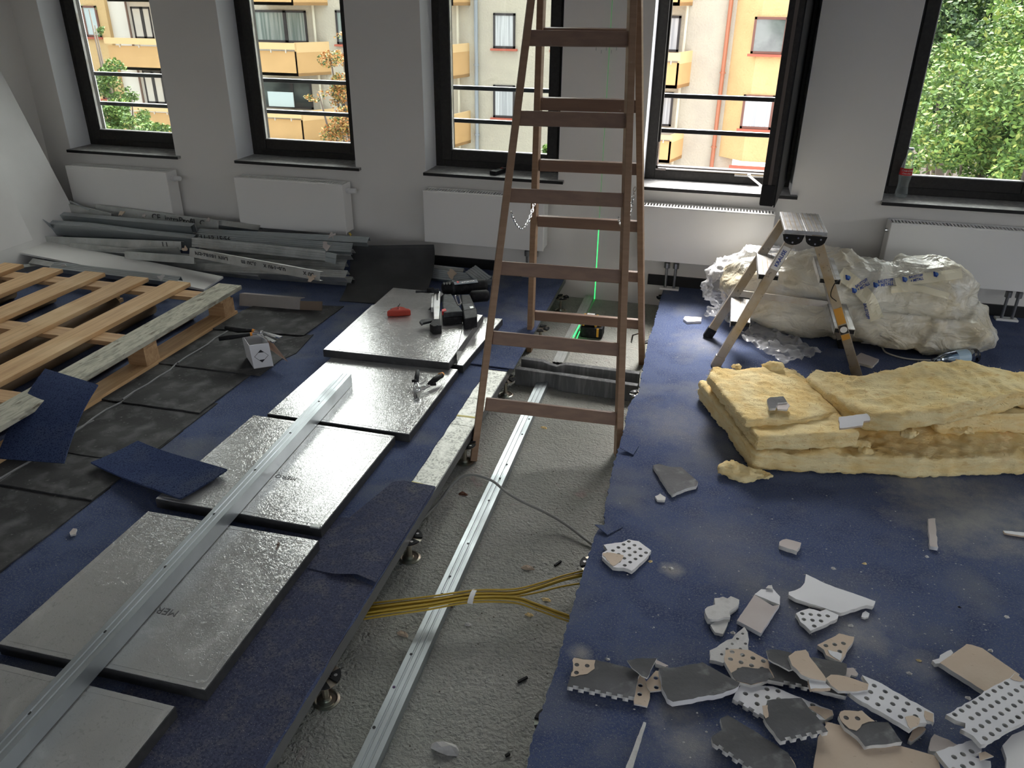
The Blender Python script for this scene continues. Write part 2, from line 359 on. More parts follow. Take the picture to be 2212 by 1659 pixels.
# ------------------------------------------------------------ the room
WY = 4.52; SY = 4.71; XL = -4.39; XR = 7.5; YB = -6.5; ZC = 3.05; ZS = -.13
win = [(-4.195, -3.39), (-2.945, -2.135), (-1.685, -.877), (-.405, .403), (.862, 1.668)] + [(2.12+1.257*i, 2.925+1.257*i) for i in range(4)]  # last four repeat the row out of view, added to let in daylight
ZB, ZT = .572, 2.45
w = MB(); xs = [XL-.2] + [x for p in win for x in p] + [XR]
for i in range(0, len(xs), 2): w.box(xs[i], xs[i+1], WY, 4.80, ZS-.25, ZC)
for a, b in win: w.box(a, b, WY, 4.80, ZS-.25, ZB-.019); w.box(a, b, WY, 4.80, ZT, ZC)
w.build('wall_back', WALL, kind='structure', label='grey-white wall with tall windows over radiators')
w = MB()
for i in range(0, len(xs), 2): w.box(xs[i]+.0, xs[i+1], 4.80, 4.89, -3.2, ZC+.5)
for a, b in win: w.box(a, b, 4.80, 4.89, -3.2, ZB-.05); w.box(a, b, 4.80, 4.89, ZT, ZC+.5)
w.build('trim_1', STUCCO_W, kind='structure', label='white stucco outer face of the window wall')
MB().box(XL-.2, XL, YB, WY, ZS-.25, ZC).build('wall_left', WALL, kind='structure', label='plain painted wall at the left edge of the photo')
w = MB(); w.box(XR, XR+.2, YB, WY, -.3, .55); w.box(XR, XR+.2, YB, WY, 2.6, ZC)  # row of unseen openings added in this wall for fill light
for i in range(6): w.box(XR, XR+.2, YB+i*2.1, YB+.45+i*2.1 if i < 5 else WY, .55, 2.6)
w.build('wall_right', WALL, kind='structure')
w = MB(); w.box(XL-.2, XR+.2, YB-.2, YB, -.3, .5); w.box(XL-.2, XR+.2, YB-.2, YB, 2.6, ZC)  # openings behind the camera are unseen, added to lift the room light
for i in range(7): w.box(XL-.2+i*1.95, XL+.12+i*1.95 if i < 6 else XR+.2, YB-.2, YB, .5, 2.6)
w.build('wall_front', WALL, kind='structure')
MB().box(XL-.2, XR+.2, YB-.2, 4.89, ZC, ZC+.2).build('ceiling', mat('ceiling_white', (.8, .8, .79), .8), kind='structure')
MB().box(XL, XR, YB, WY, ZS-.2, ZS).build('floor', SCREED, kind='structure', label='bare greenish-grey screed floor of the open trench')
# raised floor: left and right slabs with a trench between, each a steel panel deck under blue carpet
def deck(name, x0, x1, label):
    f = empty(name, label, kind='structure')
    return f
TL, TR_ = -.811, -.235
fl = empty('floor', 'raised floor left of the trench', kind='structure')
MB().box(XL, TL, YB, WY, -.042, -.005).build('panel_deck', STEEL_S, fl)
fr = empty('floor', 'raised floor right of the trench', kind='structure')
MB().box(-.21, XR, YB, WY, -.042, -.005).build('panel_deck', STEEL_S, fr)
MB().box(TL, -.21, YB, .45, -.042, -.005).build('panel_deck', STEEL_S, fl)
# carpet on the left: bare steel strip between y 1.95 and 3.2
def flat(pts, z0, z1): return MB().prism([V((x, y, z0)) for x, y in pts], (0, 0, z1-z0))
s0 = G(875, 1042); s1 = G(937, 1050); s2 = G(1108, 800); s3 = G(1062, 797)
bx = (s0.x+s3.x)/2
random.seed(3)
edge = []
yy = s0.y
while yy < s3.y: edge.append((bx+(random.random()-.5)*.006, yy)); yy += .05
cl = [(XL, YB), (-.21, YB), (-.21, .45), (TL+.002, .45)]
y = .5
while y < s0.y-.02: cl.append((TL+(random.random()-.5)*.006, y)); y += .05
cl += [(TL, s0.y), (bx, s0.y)] + edge + [(bx, s3.y), (TL+.0, s3.y)]
y = s3.y+.05
while y < WY: cl.append((TL+(random.random()-.5)*.008, y)); y += .05
cl += [(TL, WY), (XL, WY)]
flat(cl, -.005, 0).build('carpet', CARPET, fl)
for i, y0 in enumerate((.6*k+.02 for k in range(3, 6))):
    pass
for (ya, yb) in ((s0.y+.002, G(1010, 919).y), (G(1010, 919).y+.003, G(1046, 862).y*1.0+.0), (G(1046, 862).y+.003, s3.y+.05)):
    MB().box(bx-.05, TL-.001, ya, yb, -.006, -.0035).build('panel', STEEL_W, fl, label='bare worn steel panel top')
t = MB()
for (p, q_) in (((875, 1038), (925, 1050)), ((985, 897), (1028, 902))):
    a = G(*p, -.003); b = G(*q_, -.003); t.beam(a, b, .012, .0008)
t.build('tape_line', mat('yellow_tape', (.66, .58, .18), .6), fl, label='yellowed glue line on the steel')
# ragged edge of the carpet on the right
re_px = [(1135, 1659), (1150, 1600), (1163, 1560), (1180, 1500), (1190, 1475), (1205, 1430), (1212, 1400), (1226, 1350), (1240, 1300), (1262, 1230), (1280, 1175), (1288, 1150), (1305, 1135), (1306, 1100), (1312, 1070), (1322, 1020), (1330, 985), (1345, 940), (1352, 905), (1358, 875), (1380, 845), (1388, 800), (1394, 770), (1400, 735), (1411, 705), (1418, 680), (1424, 655), (1430, 635), (1437, 617)]
rp = [G(*p) for p in re_px]; rp2 = [(rp[0].x, YB), (rp[0].x, .45)] if False else [(-.25, YB), (-.25, .5)]
for a, b in zip(rp, rp[1:]):
    k = max(2, int((b-a).length/.012))
    for j in range(k):
        p = a.lerp(b, j/k); rp2.append((p.x+(random.random()-.5)*.007, p.y))
cr = rp2 + [(rp[-1].x, WY), (XR, WY), (XR, YB)]
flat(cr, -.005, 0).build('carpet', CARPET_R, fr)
# dusty strips of the carpet beside the trench
def strip(pts, z, m, label, name='carpet_strip', parent=fl, th=.002, amp=.003, st=.03):
    P = [G(*p) for p in pts]; P = rough_outline(P, st, amp)
    return MB().prism([V((p.x, p.y, z)) for p in P], (0, 0, th)).build(name, m, parent, label=label)
def lay(pts, z0, z1, m, label, seed=0):
    random.seed(seed); P = rough_outline([V((p.x, p.y, 0)) for p in pts], .03, .0025)
    MB().prism([V((p.x, p.y, z0)) for p in P], (0, 0, z1-z0)).build('carpet_strip', m, fl, label=label)
a0, a1 = G(690, 1233), G(812, 1258)
lay([V((-1.25, a0.y+.01, 0)), V((-1.25, .46, 0)), V((TL-.002, .46, 0)), V((TL-.002, a1.y-.02, 0)), V((-.9, a1.y+.01, 0))], .0003, .0018, CARPET_D, 'worn dusty carpet strip along the near trench edge', 1)
b0_, b1_ = G(870, 1040), G(937, 1052)
P = [V((-1.25, a0.y+.012, .003)), G(700, 1236, .003)*1, G(722, 1240, .011), G(770, 1240, .015), G(812, 1258, .009), V((TL-.001, b1_.y, .0028)), V((b0_.x, b0_.y, .0028)), V((b0_.x-.03, b0_.y-.02, .0028)), V((-1.02, b0_.y-.25, .0028)), V((-1.25, b0_.y-.3, .0028))]
MB().prism(P, (0, 0, .002)).build('carpet_strip', CARPET_D, fl, label='dusty carpet flap curling up at its near edge')
P = [G(1009, 787), G(1110, 800), G(1222, 600), G(1130, 602)]
MB().prism([V((p.x-.001, p.y, z)) for p, z in zip(P, (.004, .004, .003, .003))], (0, 0, .004)).build('carpet_strip', CARPET, fl, label='second carpet layer beyond the bare strip')
P = [G(1340, 975), G(1290, 1150), G(1330, 1160), G(1400, 985)]
for (pa, pb, pc) in (((1284, 1142), (1312, 1158), (1345, 1140)), ((1338, 975), (1368, 985), (1380, 965))):
    A, B_, D_ = G(*pa), G(*pb), G(*pc)
    MB().prism([V((A.x, A.y, .014)), V((B_.x, B_.y, .003)), V((D_.x, D_.y, .001))], (0, 0, .003)).build('carpet_flap', CARPET, fr, label='torn curled corner of the carpet edge')
# dark carpet stain to the right, dust patches are in the carpet material
P = [G(*p) for p in ((1700, 1130), (1760, 1110), (2212, 1120), (2320, 1659), (2100, 1659))]
# trench side panels edge fillers
MB().box(-.812, -.809, .45, WY, -.0425, -.005).build('panel_edge', mat('edge_steel', (.2, .2, .2), .5, .6), fl)
# skirting: black strip, absent where the trench meets the wall
b_ = MB(); b_.box(XL, -1.02, WY-.015, WY, 0, .06); b_.build('baseboard_back', BLACK, kind='structure', label='black skirting strip under the three left radiators')
MB().box(-.317, XR, WY-.015, WY, 0, .06).build('baseboard_back', BLACK, kind='structure', label='black skirting strip right of the trench')
MB().box(XL, XL+.015, YB, WY-.02, 0, .06).build('baseboard_left', BLACK, kind='structure')
for k in range(5):
    p_ = W(1288+k*11, 104+(k % 2)*6, WY); MB().box(p_.x-.002, p_.x+.002, WY-.0008, WY-.0001, p_.z-.012, p_.z+.004).build('pencil_mark', GALV_D, bpy.data.objects['wall_back']).location = -V(bpy.data.objects['wall_back'].location)*0
# ------------------------------------------------------------ windows
LW = ['far left window, orange balcony and green tree beyond', 'second window from the left, curtained balcony flat beyond', 'middle window behind the wooden ladder', 'open casement window right of the ladder', 'right window filled with green linden foliage']
sill_obj = []
for i, (a, b) in enumerate(win):
    wi = empty('window_%d' % (i+1), LW[i] if i < 5 else None, kind='structure', loc=((a+b)/2, WY, ZB))
    FW_ = .058
    f = MB(); f.box(a, a+FW_, SY, SY+.08, ZB, ZT); f.box(b-FW_, b, SY, SY+.08, ZB, ZT); f.box(a+FW_, b-FW_, SY, SY+.08, ZB, ZB+.055); f.box(a+FW_, b-FW_, SY, SY+.08, ZT-.06, ZT)
    f.box(a+FW_, a+FW_+.012, SY+.045, SY+.075, ZB+.055, ZT-.06); f.box(b-FW_-.012, b-FW_, SY+.045, SY+.075, ZB+.055, ZT-.06)
    f.build('frame', FRAME, wi, bevel=.003)
    r = MB(); e = .0015
    for q in ((a-.001, a+e, WY+.001, SY, ZB, ZT), (b-e, b+.001, WY+.001, SY, ZB, ZT), (a, b, WY+.001, SY, ZT-e, ZT+.001)): MB().box(*q).build('reveal', REV, wi)
    if i != 3:
        s = MB(); s0_, s1_ = a+FW_-.012, b-FW_+.012; zb, zt = ZB+.04, ZT-.045; sw = .062
        s.box(s0_, s0_+sw, SY-.018, SY+.05, zb, zt); s.box(s1_-sw, s1_, SY-.018, SY+.05, zb, zt); s.box(s0_+sw, s1_-sw, SY-.018, SY+.05, zb, zb+sw); s.box(s0_+sw, s1_-sw, SY-.018, SY+.05, zt-sw, zt)
        so = s.build('sash', FRAME, wi, bevel=.004)
        g = MB(); g.box(s0_+sw-.004, s1_-sw+.004, SY+.012, SY+.018, zb+sw-.004, zt-sw+.004); g.build('pane', GLASS, so)
        for q in ((s0_+sw-.001, s0_+sw+.005, SY-.008, SY+.012, zb+sw, zt-sw), (s0_+sw, s1_-sw, SY-.012, SY+.012, zb+sw-.001, zb+sw+.005)): MB().box(*q).build('glazing_bead', SEAL if q[3] == 0 else ALU, so)
    s = MB(); s.box(a-.004, b+.034, WY-.032, SY+.01, ZB-.017, ZB); s.build('window_sill', SILL, wi, bevel=.002)
    MB().box(a-.004, b+.034, WY-.034, WY-.0325, ZB-.018, ZB-.001).build('sill_edge', BLACK, wi)
    MB().box(a-.02, b+.02, SY+.08, 4.94, ZB-.035, ZB-.01).build('outer_sill', ALU, wi)
    for zz in ((1.015, .823) if i != 4 else ()):
        rb = MB().box(a-.01, b+.01, 4.86, 4.885, zz-.013, zz+.009).build('railing_bar', [FRAMEB], wi, bevel=.003)
        MB().box(a-.01, b+.01, 4.861, 4.884, zz+.0092, zz+.011).build('bar_cap', ALU, rb)
# opened casement of window 4, hinged on the right reveal
o4 = bpy.data.objects['window_4']
H0 = V((.345, SY+.01, 0)); H1 = V((.255, 4.05, 0)); dd = (H1-H0).normalized(); nn = V((-dd.y, dd.x, 0))
def sashbox(mb, t0, t1, z0, z1, th0=-.034, th1=.034, mi=0):
    pts = [H0+dd*t0+nn*th0, H0+dd*t1+nn*th0, H0+dd*t1+nn*th1, H0+dd*t0+nn*th1]
    mb.hexa([V((p.x, p.y, z0)) for p in pts]+[V((p.x, p.y, z1)) for p in pts], mi)
s = MB(); L_ = (H1-H0).length; z0, z1 = .612, 2.40
for (t0, t1, a_, b_2) in ((0, .065, z0, z1), (L_-.065, L_, z0, z1), (.065, L_-.065, z0, z0+.065), (.065, L_-.065, z1-.065, z1)): sashbox(s, t0, t1, a_, b_2)
so = s.build('open_sash', FRAME, o4, bevel=.004)
s = MB(); sashbox(s, .06, L_-.06, z0+.06, z1-.06, -.003, .003); s.build('pane', GLASS, so)
s = MB(); sashbox(s, L_, L_+.006, z0+.05, z1, -.006, .010); s.build('seal_strip', SEAL, so)
s = MB(); sashbox(s, L_, L_+.012, z0, z0+.10, -.03, .03); s.build('corner_fitting', FRAMEB, so)
s = MB(); sashbox(s, .001, L_, z0-.006, z1, .034, .040); s.build('gasket', FRAMEB, so)
s = MB(); a = W(1618, 380, SY-.02); b = W(1645, 402, SY-.2); s.beam(a, b, .012, .006); s.tube([a, a+V((0, .01, .004))], .010, 10); s.beam(b, b+(b-a)*.45, .028, .014); s.build('stay_arm', ZIP, o4)
s = MB(); s.box(.10, .33, SY-.012, SY, ZB+.045, ZB+.055); s.build('stay_rail', CHROME, o4)
s = MB(); a, b = win[3]
s.box(a+.062, a+.07, SY-.004, SY+.02, .65, .78); s.box(a+.062, a+.12, SY-.004, SY+.01, .625, .634); s.build('frame_fitting', CHROME, o4)
MB().box(a+.07, b-.07, SY-.001, SY+.05, .640, .648).build('rebate_line', SEAL, o4)
# ------------------------------------------------------------ radiators
RL = ['white panel radiator under the far left window', 'white panel radiator under the second window', 'white panel radiator behind the left of the ladder', 'white panel radiator right of the ladder, below the open window', 'white panel radiator under the right window behind the bag']
rx = [(-4.140, -3.385), (-2.900, -2.168), (-1.657, -.925), (-.375, .330), (.905, 1.655), (2.16, 2.9), (3.42, 4.16), (4.67, 5.4)]
def radiator(i, a, b):
    r = empty('radiator', RL[i] if i < 5 else 'white panel radiator on the window wall outside the photo', 'radiator', 'radiators along the window wall', (( a+b)/2, WY-.09, .175))
    z0, z1, y0, y1 = .182, .490, 4.38, 4.487
    m = MB(); m.box(a, b, y0, y0+.012, z0, z1-.004); m.build('front_panel', RAD, r, bevel=.003)
    m = MB(); m.box(a, b, y1-.012, y1, z0+.01, z1-.004); m.build('rear_panel', RAD, r)
    for q in (a+.12, b-.12): m = MB(); m.box(q-.015, q+.015, y1, WY, z0+.05, z1-.05); m.build('wall_bracket', RADIN, r)
    for q0, q1 in ((a-.001, a+.003), (b-.003, b+.001)): m = MB(); m.box(q0, q1, y0+.006, y1, z0+.012, z1); m.build('side_panel', RAD, r)
    m = MB()
    n = int((b-a)/.0165)
    m.box(a, b, y0+.002, y0+.022, z1-.006, z1); m.box(a, b, y1-.022, y1, z1-.006, z1)
    for k in range(n+1):
        x = a + (b-a-.007)*k/n; m.box(x, x+.0075, y0+.022, y1-.022, z1-.007, z1-.001)
    m.build('top_grille', RAD, r, kind='stuff')
    m = MB(); m.box(a+.01, b-.01, y0+.02, y1-.02, z0+.03, z1-.03)
    m.build('convector', RADIN, r)
    if i < 2:
        m = MB(); c = V((b+.012, y0+.05, z1-.045)); m.tube([c+V((-.012, 0, 0)), c, c+V((.012, 0, 0)), c+V((.014, 0, 0)), c+V((.052, 0, .002)), c+V((.055, 0, .002))], [.014, .016, .020, .017, .0145, .011], 14)
        m.build('thermostat_valve', ZIP, r, smooth=False)
    if i == 4:
        m = MB(); m.cyl((a-.014, y0+.05, z1-.05), (a+.002, y0+.05, z1-.05), .011); m.build('bleed_valve', CHROME, r)
    if i >= 2:
        px_ = b-.07 if i == 2 else (a+.19 if i == 3 else 1.60)
        if i == 4: px_ = G(2171, 690).x
        if i == 2: px_ = G(1146, 599).x
        for dx in (-.025, .025):
            m = MB(); x = px_+dx; y = WY-.075; m.tube([(x, y, .20), (x, y, .165), (x, y, .16), (x, y, .13), (x, y, .125), (x, y, .0)], [.011, .011, .017, .017, .008, .008], 10); m.build('supply_pipe', mat('pipe_metal', (.3, .3, .3), .35, .8) if 'pipe_metal' not in MATS else MATS['pipe_metal'], r)
        m = MB(); m.box(px_-.055, px_+.055, WY-.095, WY-.045, 0, .012); m.build('pipe_rosette', RAD, r, bevel=.004)
for i, (a, b) in enumerate(rx[:5]): radiator(i, a, b)
# ------------------------------------------------------------ outside: street, apartment block, trees
FY = 34.0
CREAM = mat('facade_cream', (.47, .43, .34), .9, layers=((1.2, 5, .4, .7, (.42, .38, .31)), (14, 5, .58, .7, (.42, .38, .30))), bumps=((12, .5, .05),))
ORNG = mat('facade_orange', (.60, .42, .20), .9, layers=((1.2, 5, .4, .7, (.55, .38, .18)), (14, 5, .6, .7, (.54, .37, .17))), bumps=((12, .5, .05),))
BALC = mat('balcony_orange', (.60, .37, .16), .8, layers=((1.5, 4, .4, .7, (.55, .34, .145)),))
BALC2 = mat('balcony_trim', (.72, .50, .25), .8)
PALE = mat('recess_pale', (.72, .69, .62), .9)
WDARK = mat('far_frame_dark', (.035, .03, .03), .5); WRED = mat('far_frame_brown', (.16, .07, .05), .5)
FGL = mat('far_glass', (.05, .06, .06), .08, spec=.8, layers=((.8, 5, .45, .6, (.12, .14, .13)),)); CURT = mat('far_curtain', (.34, .37, .34), .9, layers=(((9, 9, .3), 3, .4, .6, (.16, .20, .18)),)); CURW = mat('far_curtain_white', (.55, .56, .56), .9, layers=(((14, 14, .3), 3, .42, .6, (.36, .37, .38)),))
BLIND = mat('far_blind', (.46, .54, .54), .6); REDS = mat('red_ledge', (.40, .10, .06), .6); PIPEC = mat('downpipe_cream', (.62, .58, .46), .6); PIPEG = mat('downpipe_grey', (.30, .33, .36), .4, .3); COPP = mat('copper', (.42, .17, .10), .45, .3)
ROAD = mat('asphalt', (.30, .29, .28), .9, layers=((.4, 5, .45, .6, (.42, .41, .39)),)); GZ = -8.5
MB().box(-70, 60, 5.6, 120, GZ-.5, GZ).build('floor', ROAD, kind='structure', label='light grey street and yard far below the windows')
apt = empty('apartment_building', 'cream and orange apartment block across the street with stacked balconies', 'building', loc=(-12, FY, GZ))
def FR(p0, p1, Y):
    a = W(*p0, Y); b = W(*p1, Y); return min(a.x, b.x), max(a.x, b.x), min(a.z, b.z), max(a.z, b.z)
def fwin(p0, p1, fm, gm, Y=FY, mull=None, sill=None, name='window'):
    x0, x1, z0, z1 = FR(p0, p1, Y); t = .085
    m = MB(); m.box(x0, x0+t, Y-.06, Y+.02, z0, z1); m.box(x1-t, x1, Y-.06, Y+.02, z0, z1); m.box(x0, x1, Y-.06, Y+.02, z0, z0+t); m.box(x0, x1, Y-.06, Y+.02, z1-t, z1)
    if mull:
        for q in mull: xm = x0+(x1-x0)*q; m.box(xm-.08, xm+.08, Y-.06, Y+.02, z0, z1)
    f = m.build(name, fm, apt)
    MB().box(x0+t/2, x1-t/2, Y-.03, Y-.012, z0+t/2, z1-t/2).build('pane', gm, f)
    if sill: MB().box(x0-.1, x1+.1, Y-.16, Y, z0-.09, z0-.01).build('window_ledge', sill, f)
    return f
x_l, x_b = -40, W(1590, 200, FY).x
MB().box(W(242, 50, FY).x, x_b+.2, FY, FY+8, GZ, 9).build('wall', CREAM, apt)
MB().box(x_l, W(242, 50, FY).x, FY-.25, FY+8, GZ, 9).build('orange_wall', ORNG, apt)
MB().box(W(242, 50, FY).x, W(400, 50, FY).x, FY-.05, FY, GZ, 9).build('pale_recess', PALE, apt)
m = MB(); xb0 = W(1594, 0, FY).x; zb = W(1560, 345, FY-.8).z; m.prism([(xb0, FY, zb), (xb0+.9, FY-.9, zb), (xb0+5.5, FY-.9, zb), (xb0+6.2, FY, zb)], (0, 0, 16)); m.build('bay', ORNG, apt, label='orange projecting bay with brown windows')
# W1
fwin((176, 12), (221, 80), WRED, BLIND, FY-.26, sill=REDS); fwin((212, 150), (251, 214), WRED, FGL, FY-.26, sill=REDS)
fwin((282, 14), (336, 84), WDARK, CURT, mull=[.55]); fwin((308, 152), (362, 224), WDARK, FGL, mull=[.5])
# W2
fwin((540, 21), (667, 93), WDARK, CURT, mull=[.62]); fwin((560, 168), (678, 236), WDARK, FGL, mull=[.62]); fwin((724, 22), (770, 96), WDARK, CURT, sill=REDS)
fwin((735, 172), (785, 246), WDARK, FGL, sill=REDS)
a = FR((580, 197), (638, 231), FY-1.0); MB().box(a[0], a[1], FY-1.1, FY-1.05, a[2], a[3]).build('wind_screen', BLIND, apt)
# W3 / W4
fwin((1066, 28), (1113, 105), WDARK, CURW, sill=REDS, mull=None); fwin((1066, 183), (1112, 255), WDARK, CURW, sill=REDS)
fwin((1196, 30), (1240, 108), WDARK, FGL, sill=REDS); fwin((1196, 186), (1240, 258), WDARK, FGL, sill=REDS)
fwin((1405, 33), (1465, 112), WDARK, CURW); fwin((1392, 197), (1449, 273), WDARK, CURW)
fwin((1631, 36), (1712, 118), WRED, FGL, FY-.91, mull=[.78], sill=REDS); fwin((1607, 204), (1690, 281), WRED, CURW, FY-.91, mull=[.72], sill=REDS)
def balcony(fl_, fr_, top, mid, bot, side, Y=FY-1.3):   # pixel x left/right, y of planter top, gap, panel bottom ; x of the receding side on the wall
    x0 = W(fl_, bot, Y).x; x1 = W(fr_, bot, Y).x; zt = W((fl_+fr_)/2, top, Y).z; zm = W((fl_+fr_)/2, mid, Y).z; zb_ = W((fl_+fr_)/2, bot, Y).z
    b = MB(); b.box(x0, x1, Y, Y+.08, zb_, zm-.06)
    if side: b.prism([(x1, Y, zb_), (x1+side, FY, zb_), (x1+side-.08, FY, zb_), (x1-.08, Y, zb_)], (0, 0, zm-.06-zb_))
    b.prism([(x0, Y, zb_), (x1, Y, zb_), (x1+side, FY, zb_), (x0, FY, zb_)], (0, 0, .12))
    o = b.build('balcony', BALC, apt)
    b = MB(); b.box(x0-.03, x1+.03, Y-.14, Y+.02, zm+.02, zt)
    if side: b.prism([(x1+.02, Y, zm-.1), (x1+side, FY, zm-.1), (x1+side-.08, FY, zm-.1), (x1-.06, Y, zm-.1)], (0, 0, zt-zm+.12))
    b.build('planter', BALC2, o)
    b = MB()
    for q in (.2, .5, .8): xx = x0+(x1-x0)*q; b.box(xx-.02, xx+.02, Y-.05, Y+.05, zm-.12, zm+.05)
    b.build('bracket', PALE, o)
balcony(243, 380, 83, 97, 152, 0); balcony(232, 372, -70, -58, 4, 0); balcony(300, 390, 232, 241, 300, 0)
balcony(540, 634, -60, -48, 11, .9); balcony(540, 645, 92, 107, 163, .9); balcony(545, 659, 239, 254, 312, .9)
balcony(940, 979, -60, -50, 12, .3); balcony(940, 979, 97, 108, 170, .3); balcony(940, 983, 247, 256, 317, .3)
balcony(1380, 1468, -60, -50, 12, .4); balcony(1375, 1462, 113, 131, 190, .4); balcony(1360, 1446, 290, 300, 350, .4)
def pipe(p0, p1, r, m, Y=FY-.15):
    a = W(*p0, Y); b = W(*p1, Y); x = (a.x+b.x)/2
    t = MB(); t.tube([(x, Y, 9), (x, Y, GZ)], r, 10)
    for z in (-4, -1.2, 1.6, 4.4): t.tube([(x, Y, z), (x, Y, z+.06)], r*1.4, 10)
    t.build('downpipe', m, apt)
pipe((677, 20), (694, 230), .055, PIPEC); pipe((268, 5), (296, 130), .05, mat('pipe_brown', (.2, .13, .1), .6)); pipe((1027, 0), (1031, 320), .085, PIPEG); pipe((985, 20), (996, 315), .05, PIPEC)
pipe((1485, 0), (1455, 340), .055, PIPEC); pipe((1580, 0), (1538, 350), .08, COPP)
a = W(600, 309, FY-1.9)
SGN = MB(); SGN.box(a.x-1.0, a.x+3.6, FY-1.85, FY-1.8, a.z-1.0, a.z-.02); sg = SGN.build('sign_board', PALE, apt)
text_on('sign_letters', 'ALBERT JUNI', .62, V((a.x+1.2, FY-1.87, a.z-.42)), (1, 0, 0), (0, 0, 1), WDARK, sg, ext=.02)
a = FR((1575, 356), (1700, 368), FY-1.1); m = MB(); m.box(a[0], a[1]+2, FY-1.2, FY-1.1, a[2]-1.2, a[3]); m.build('shop_fascia', REDS, apt)
# low building and wall far right
lb = empty('low_building', 'low beige building with grey roof behind the linden trees', 'building', loc=(18, 52, GZ))
a = FR((2000, 14), (2140, 100), 52); MB().box(a[0]-3, a[1]+6, 52, 60, GZ, a[3]-.5).build('wall', mat('beige_far', (.42, .36, .33), .9), lb)
MB().box(a[0]-3.3, a[1]+6.3, 51.6, 60.4, a[3]-.5, a[3]).build('roof', mat('roof_far', (.40, .40, .42), .7), lb)
b = FR((2075, 0), (2100, 20), 51.5); MB().box(b[0], b[1], 51.2, 52, b[2]-1, b[3]+.3).build('chimney', PALE, lb)
def car(x, y, rz, col, label):
    r = empty('car', label, 'car', 'cars parked in the yard below', (x, y, GZ), None)
    m = MB(); prof = [(-2.1, .35), (-2.15, .75), (-1.5, .95), (-.9, 1.42), (.8, 1.45), (1.6, .98), (2.1, .85), (2.15, .4)]
    m.prism([(x+p, y-.85, GZ+q) for p, q in prof], (0, 1.7, 0)); m.build('body', col, r, bevel=.08)
    m = MB(); m.prism([(x-1.38, y-.87, GZ+1.0), (x-.85, y-.87, GZ+1.35), (x+.75, y-.87, GZ+1.38), (x+1.4, y-.87, GZ+1.0)], (0, 1.74, 0)); m.build('side_window', FGL, r)
    for sx in (-1.35, 1.35):
        for sy in (-.86, .66): m = MB(); m.cyl((x+sx, y+sy, GZ+.33), (x+sx, y+sy+.2, GZ+.33), .33, n=20); m.build('wheel', BLACK, r)
p = G(1960, 245, GZ)
WHC = mat('car_white', (.75, .76, .78), .25, coat=.6)
car(p.x, p.y, 0, WHC, 'white car parked beyond the linden, seen left of its leaves')
p = G(1985, 330, GZ); car(p.x, p.y, 0, mat('car_silver', (.45, .47, .5), .25, .5, coat=.6), 'silver car parked nearest, half hidden by linden leaves above the bottle')
# trees
def leafmat(name, cols):
    return [mat(name+'_%d' % i, c, .6, spec=.3) for i, c in enumerate(cols)]
GRN = leafmat('leaf_green', [(.07, .13, .035), (.11, .19, .045), (.17, .26, .06), (.30, .33, .09)])
GRD = leafmat('leaf_dark', [(.03, .06, .025), (.055, .10, .03), (.09, .15, .04), (.17, .22, .06)])
AUT = leafmat('leaf_autumn', [(.36, .14, .04), (.44, .22, .07), (.40, .30, .09), (.25, .16, .05)])
BARK = mat('bark', (.12, .09, .07), .9)
def tree(label, base, blobs, n, size, mats, trunk=None, seed=1, twigs=0, wts=(3, 4, 3, 1), group=None):
    rnd = random.Random(seed); r = empty('tree', label, 'tree', group, base)
    t = MB(); top = V(blobs[0][0])
    t.tube([V(base), V(base).lerp(top, .5)+V((.1, 0, 0)), top], [trunk or .16, (trunk or .16)*.7, .04], 8)
    for c, rad in blobs: t.tube([V(base).lerp(top, .55), V(base).lerp(top, .55).lerp(V(c), .6)+V((0, 0, .1)), V(c)], [.06, .035, .012], 5)
    t.build('trunk', BARK, r, smooth=True)
    vs = []; fs = []; mi = []
    tot = sum(rad[0]*rad[2] for c, rad in blobs)
    for c, rad in blobs:
        c = V(c)
        for _ in range(int(n*rad[0]*rad[2]/tot)):
            d = V((rnd.gauss(0, 1), rnd.gauss(0, 1), rnd.gauss(0, 1))).normalized()*(rnd.random()**.4)
            p = c + V((d.x*rad[0], d.y*rad[1], d.z*rad[2])); p += nz3(p, .9)*min(rad)*.35
            if noise.noise(p*2.6) < -.02: continue
            a = V((rnd.gauss(0, 1), rnd.gauss(0, 1)*.6, rnd.gauss(0, .6)-.3)).normalized(); b_ = a.cross(V((rnd.gauss(0, 1), rnd.gauss(0, 1), rnd.gauss(0, 1)+1.2))).normalized(); nrm = a.cross(b_)
            s = size*(.6+rnd.random()*.8); k = len(vs)
            vs += [p-a*s, p+b_*s*.5-a*s*.2+nrm*s*.1, p+b_*s*.35+a*s*.5, p+a*s, p-b_*s*.35+a*s*.5, p-b_*s*.5-a*s*.2+nrm*s*.1]
            fs.append((k, k+1, k+2, k+3, k+4, k+5)); mi.append(rnd.choices(range(4), wts)[0])
    me = bpy.data.meshes.new('foliage'); me.from_pydata(vs, [], fs)
    for m_ in mats: me.materials.append(m_)
    for p_, i_ in zip(me.polygons, mi): p_.material_index = i_
    o = link_mesh('foliage', me, r, kind='stuff')
    for v in me.vertices: v.co -= V(base)
    return r
def B(px, py, Y, rx_, ry, rz): return (W(px, py, Y), (rx_, ry, rz))
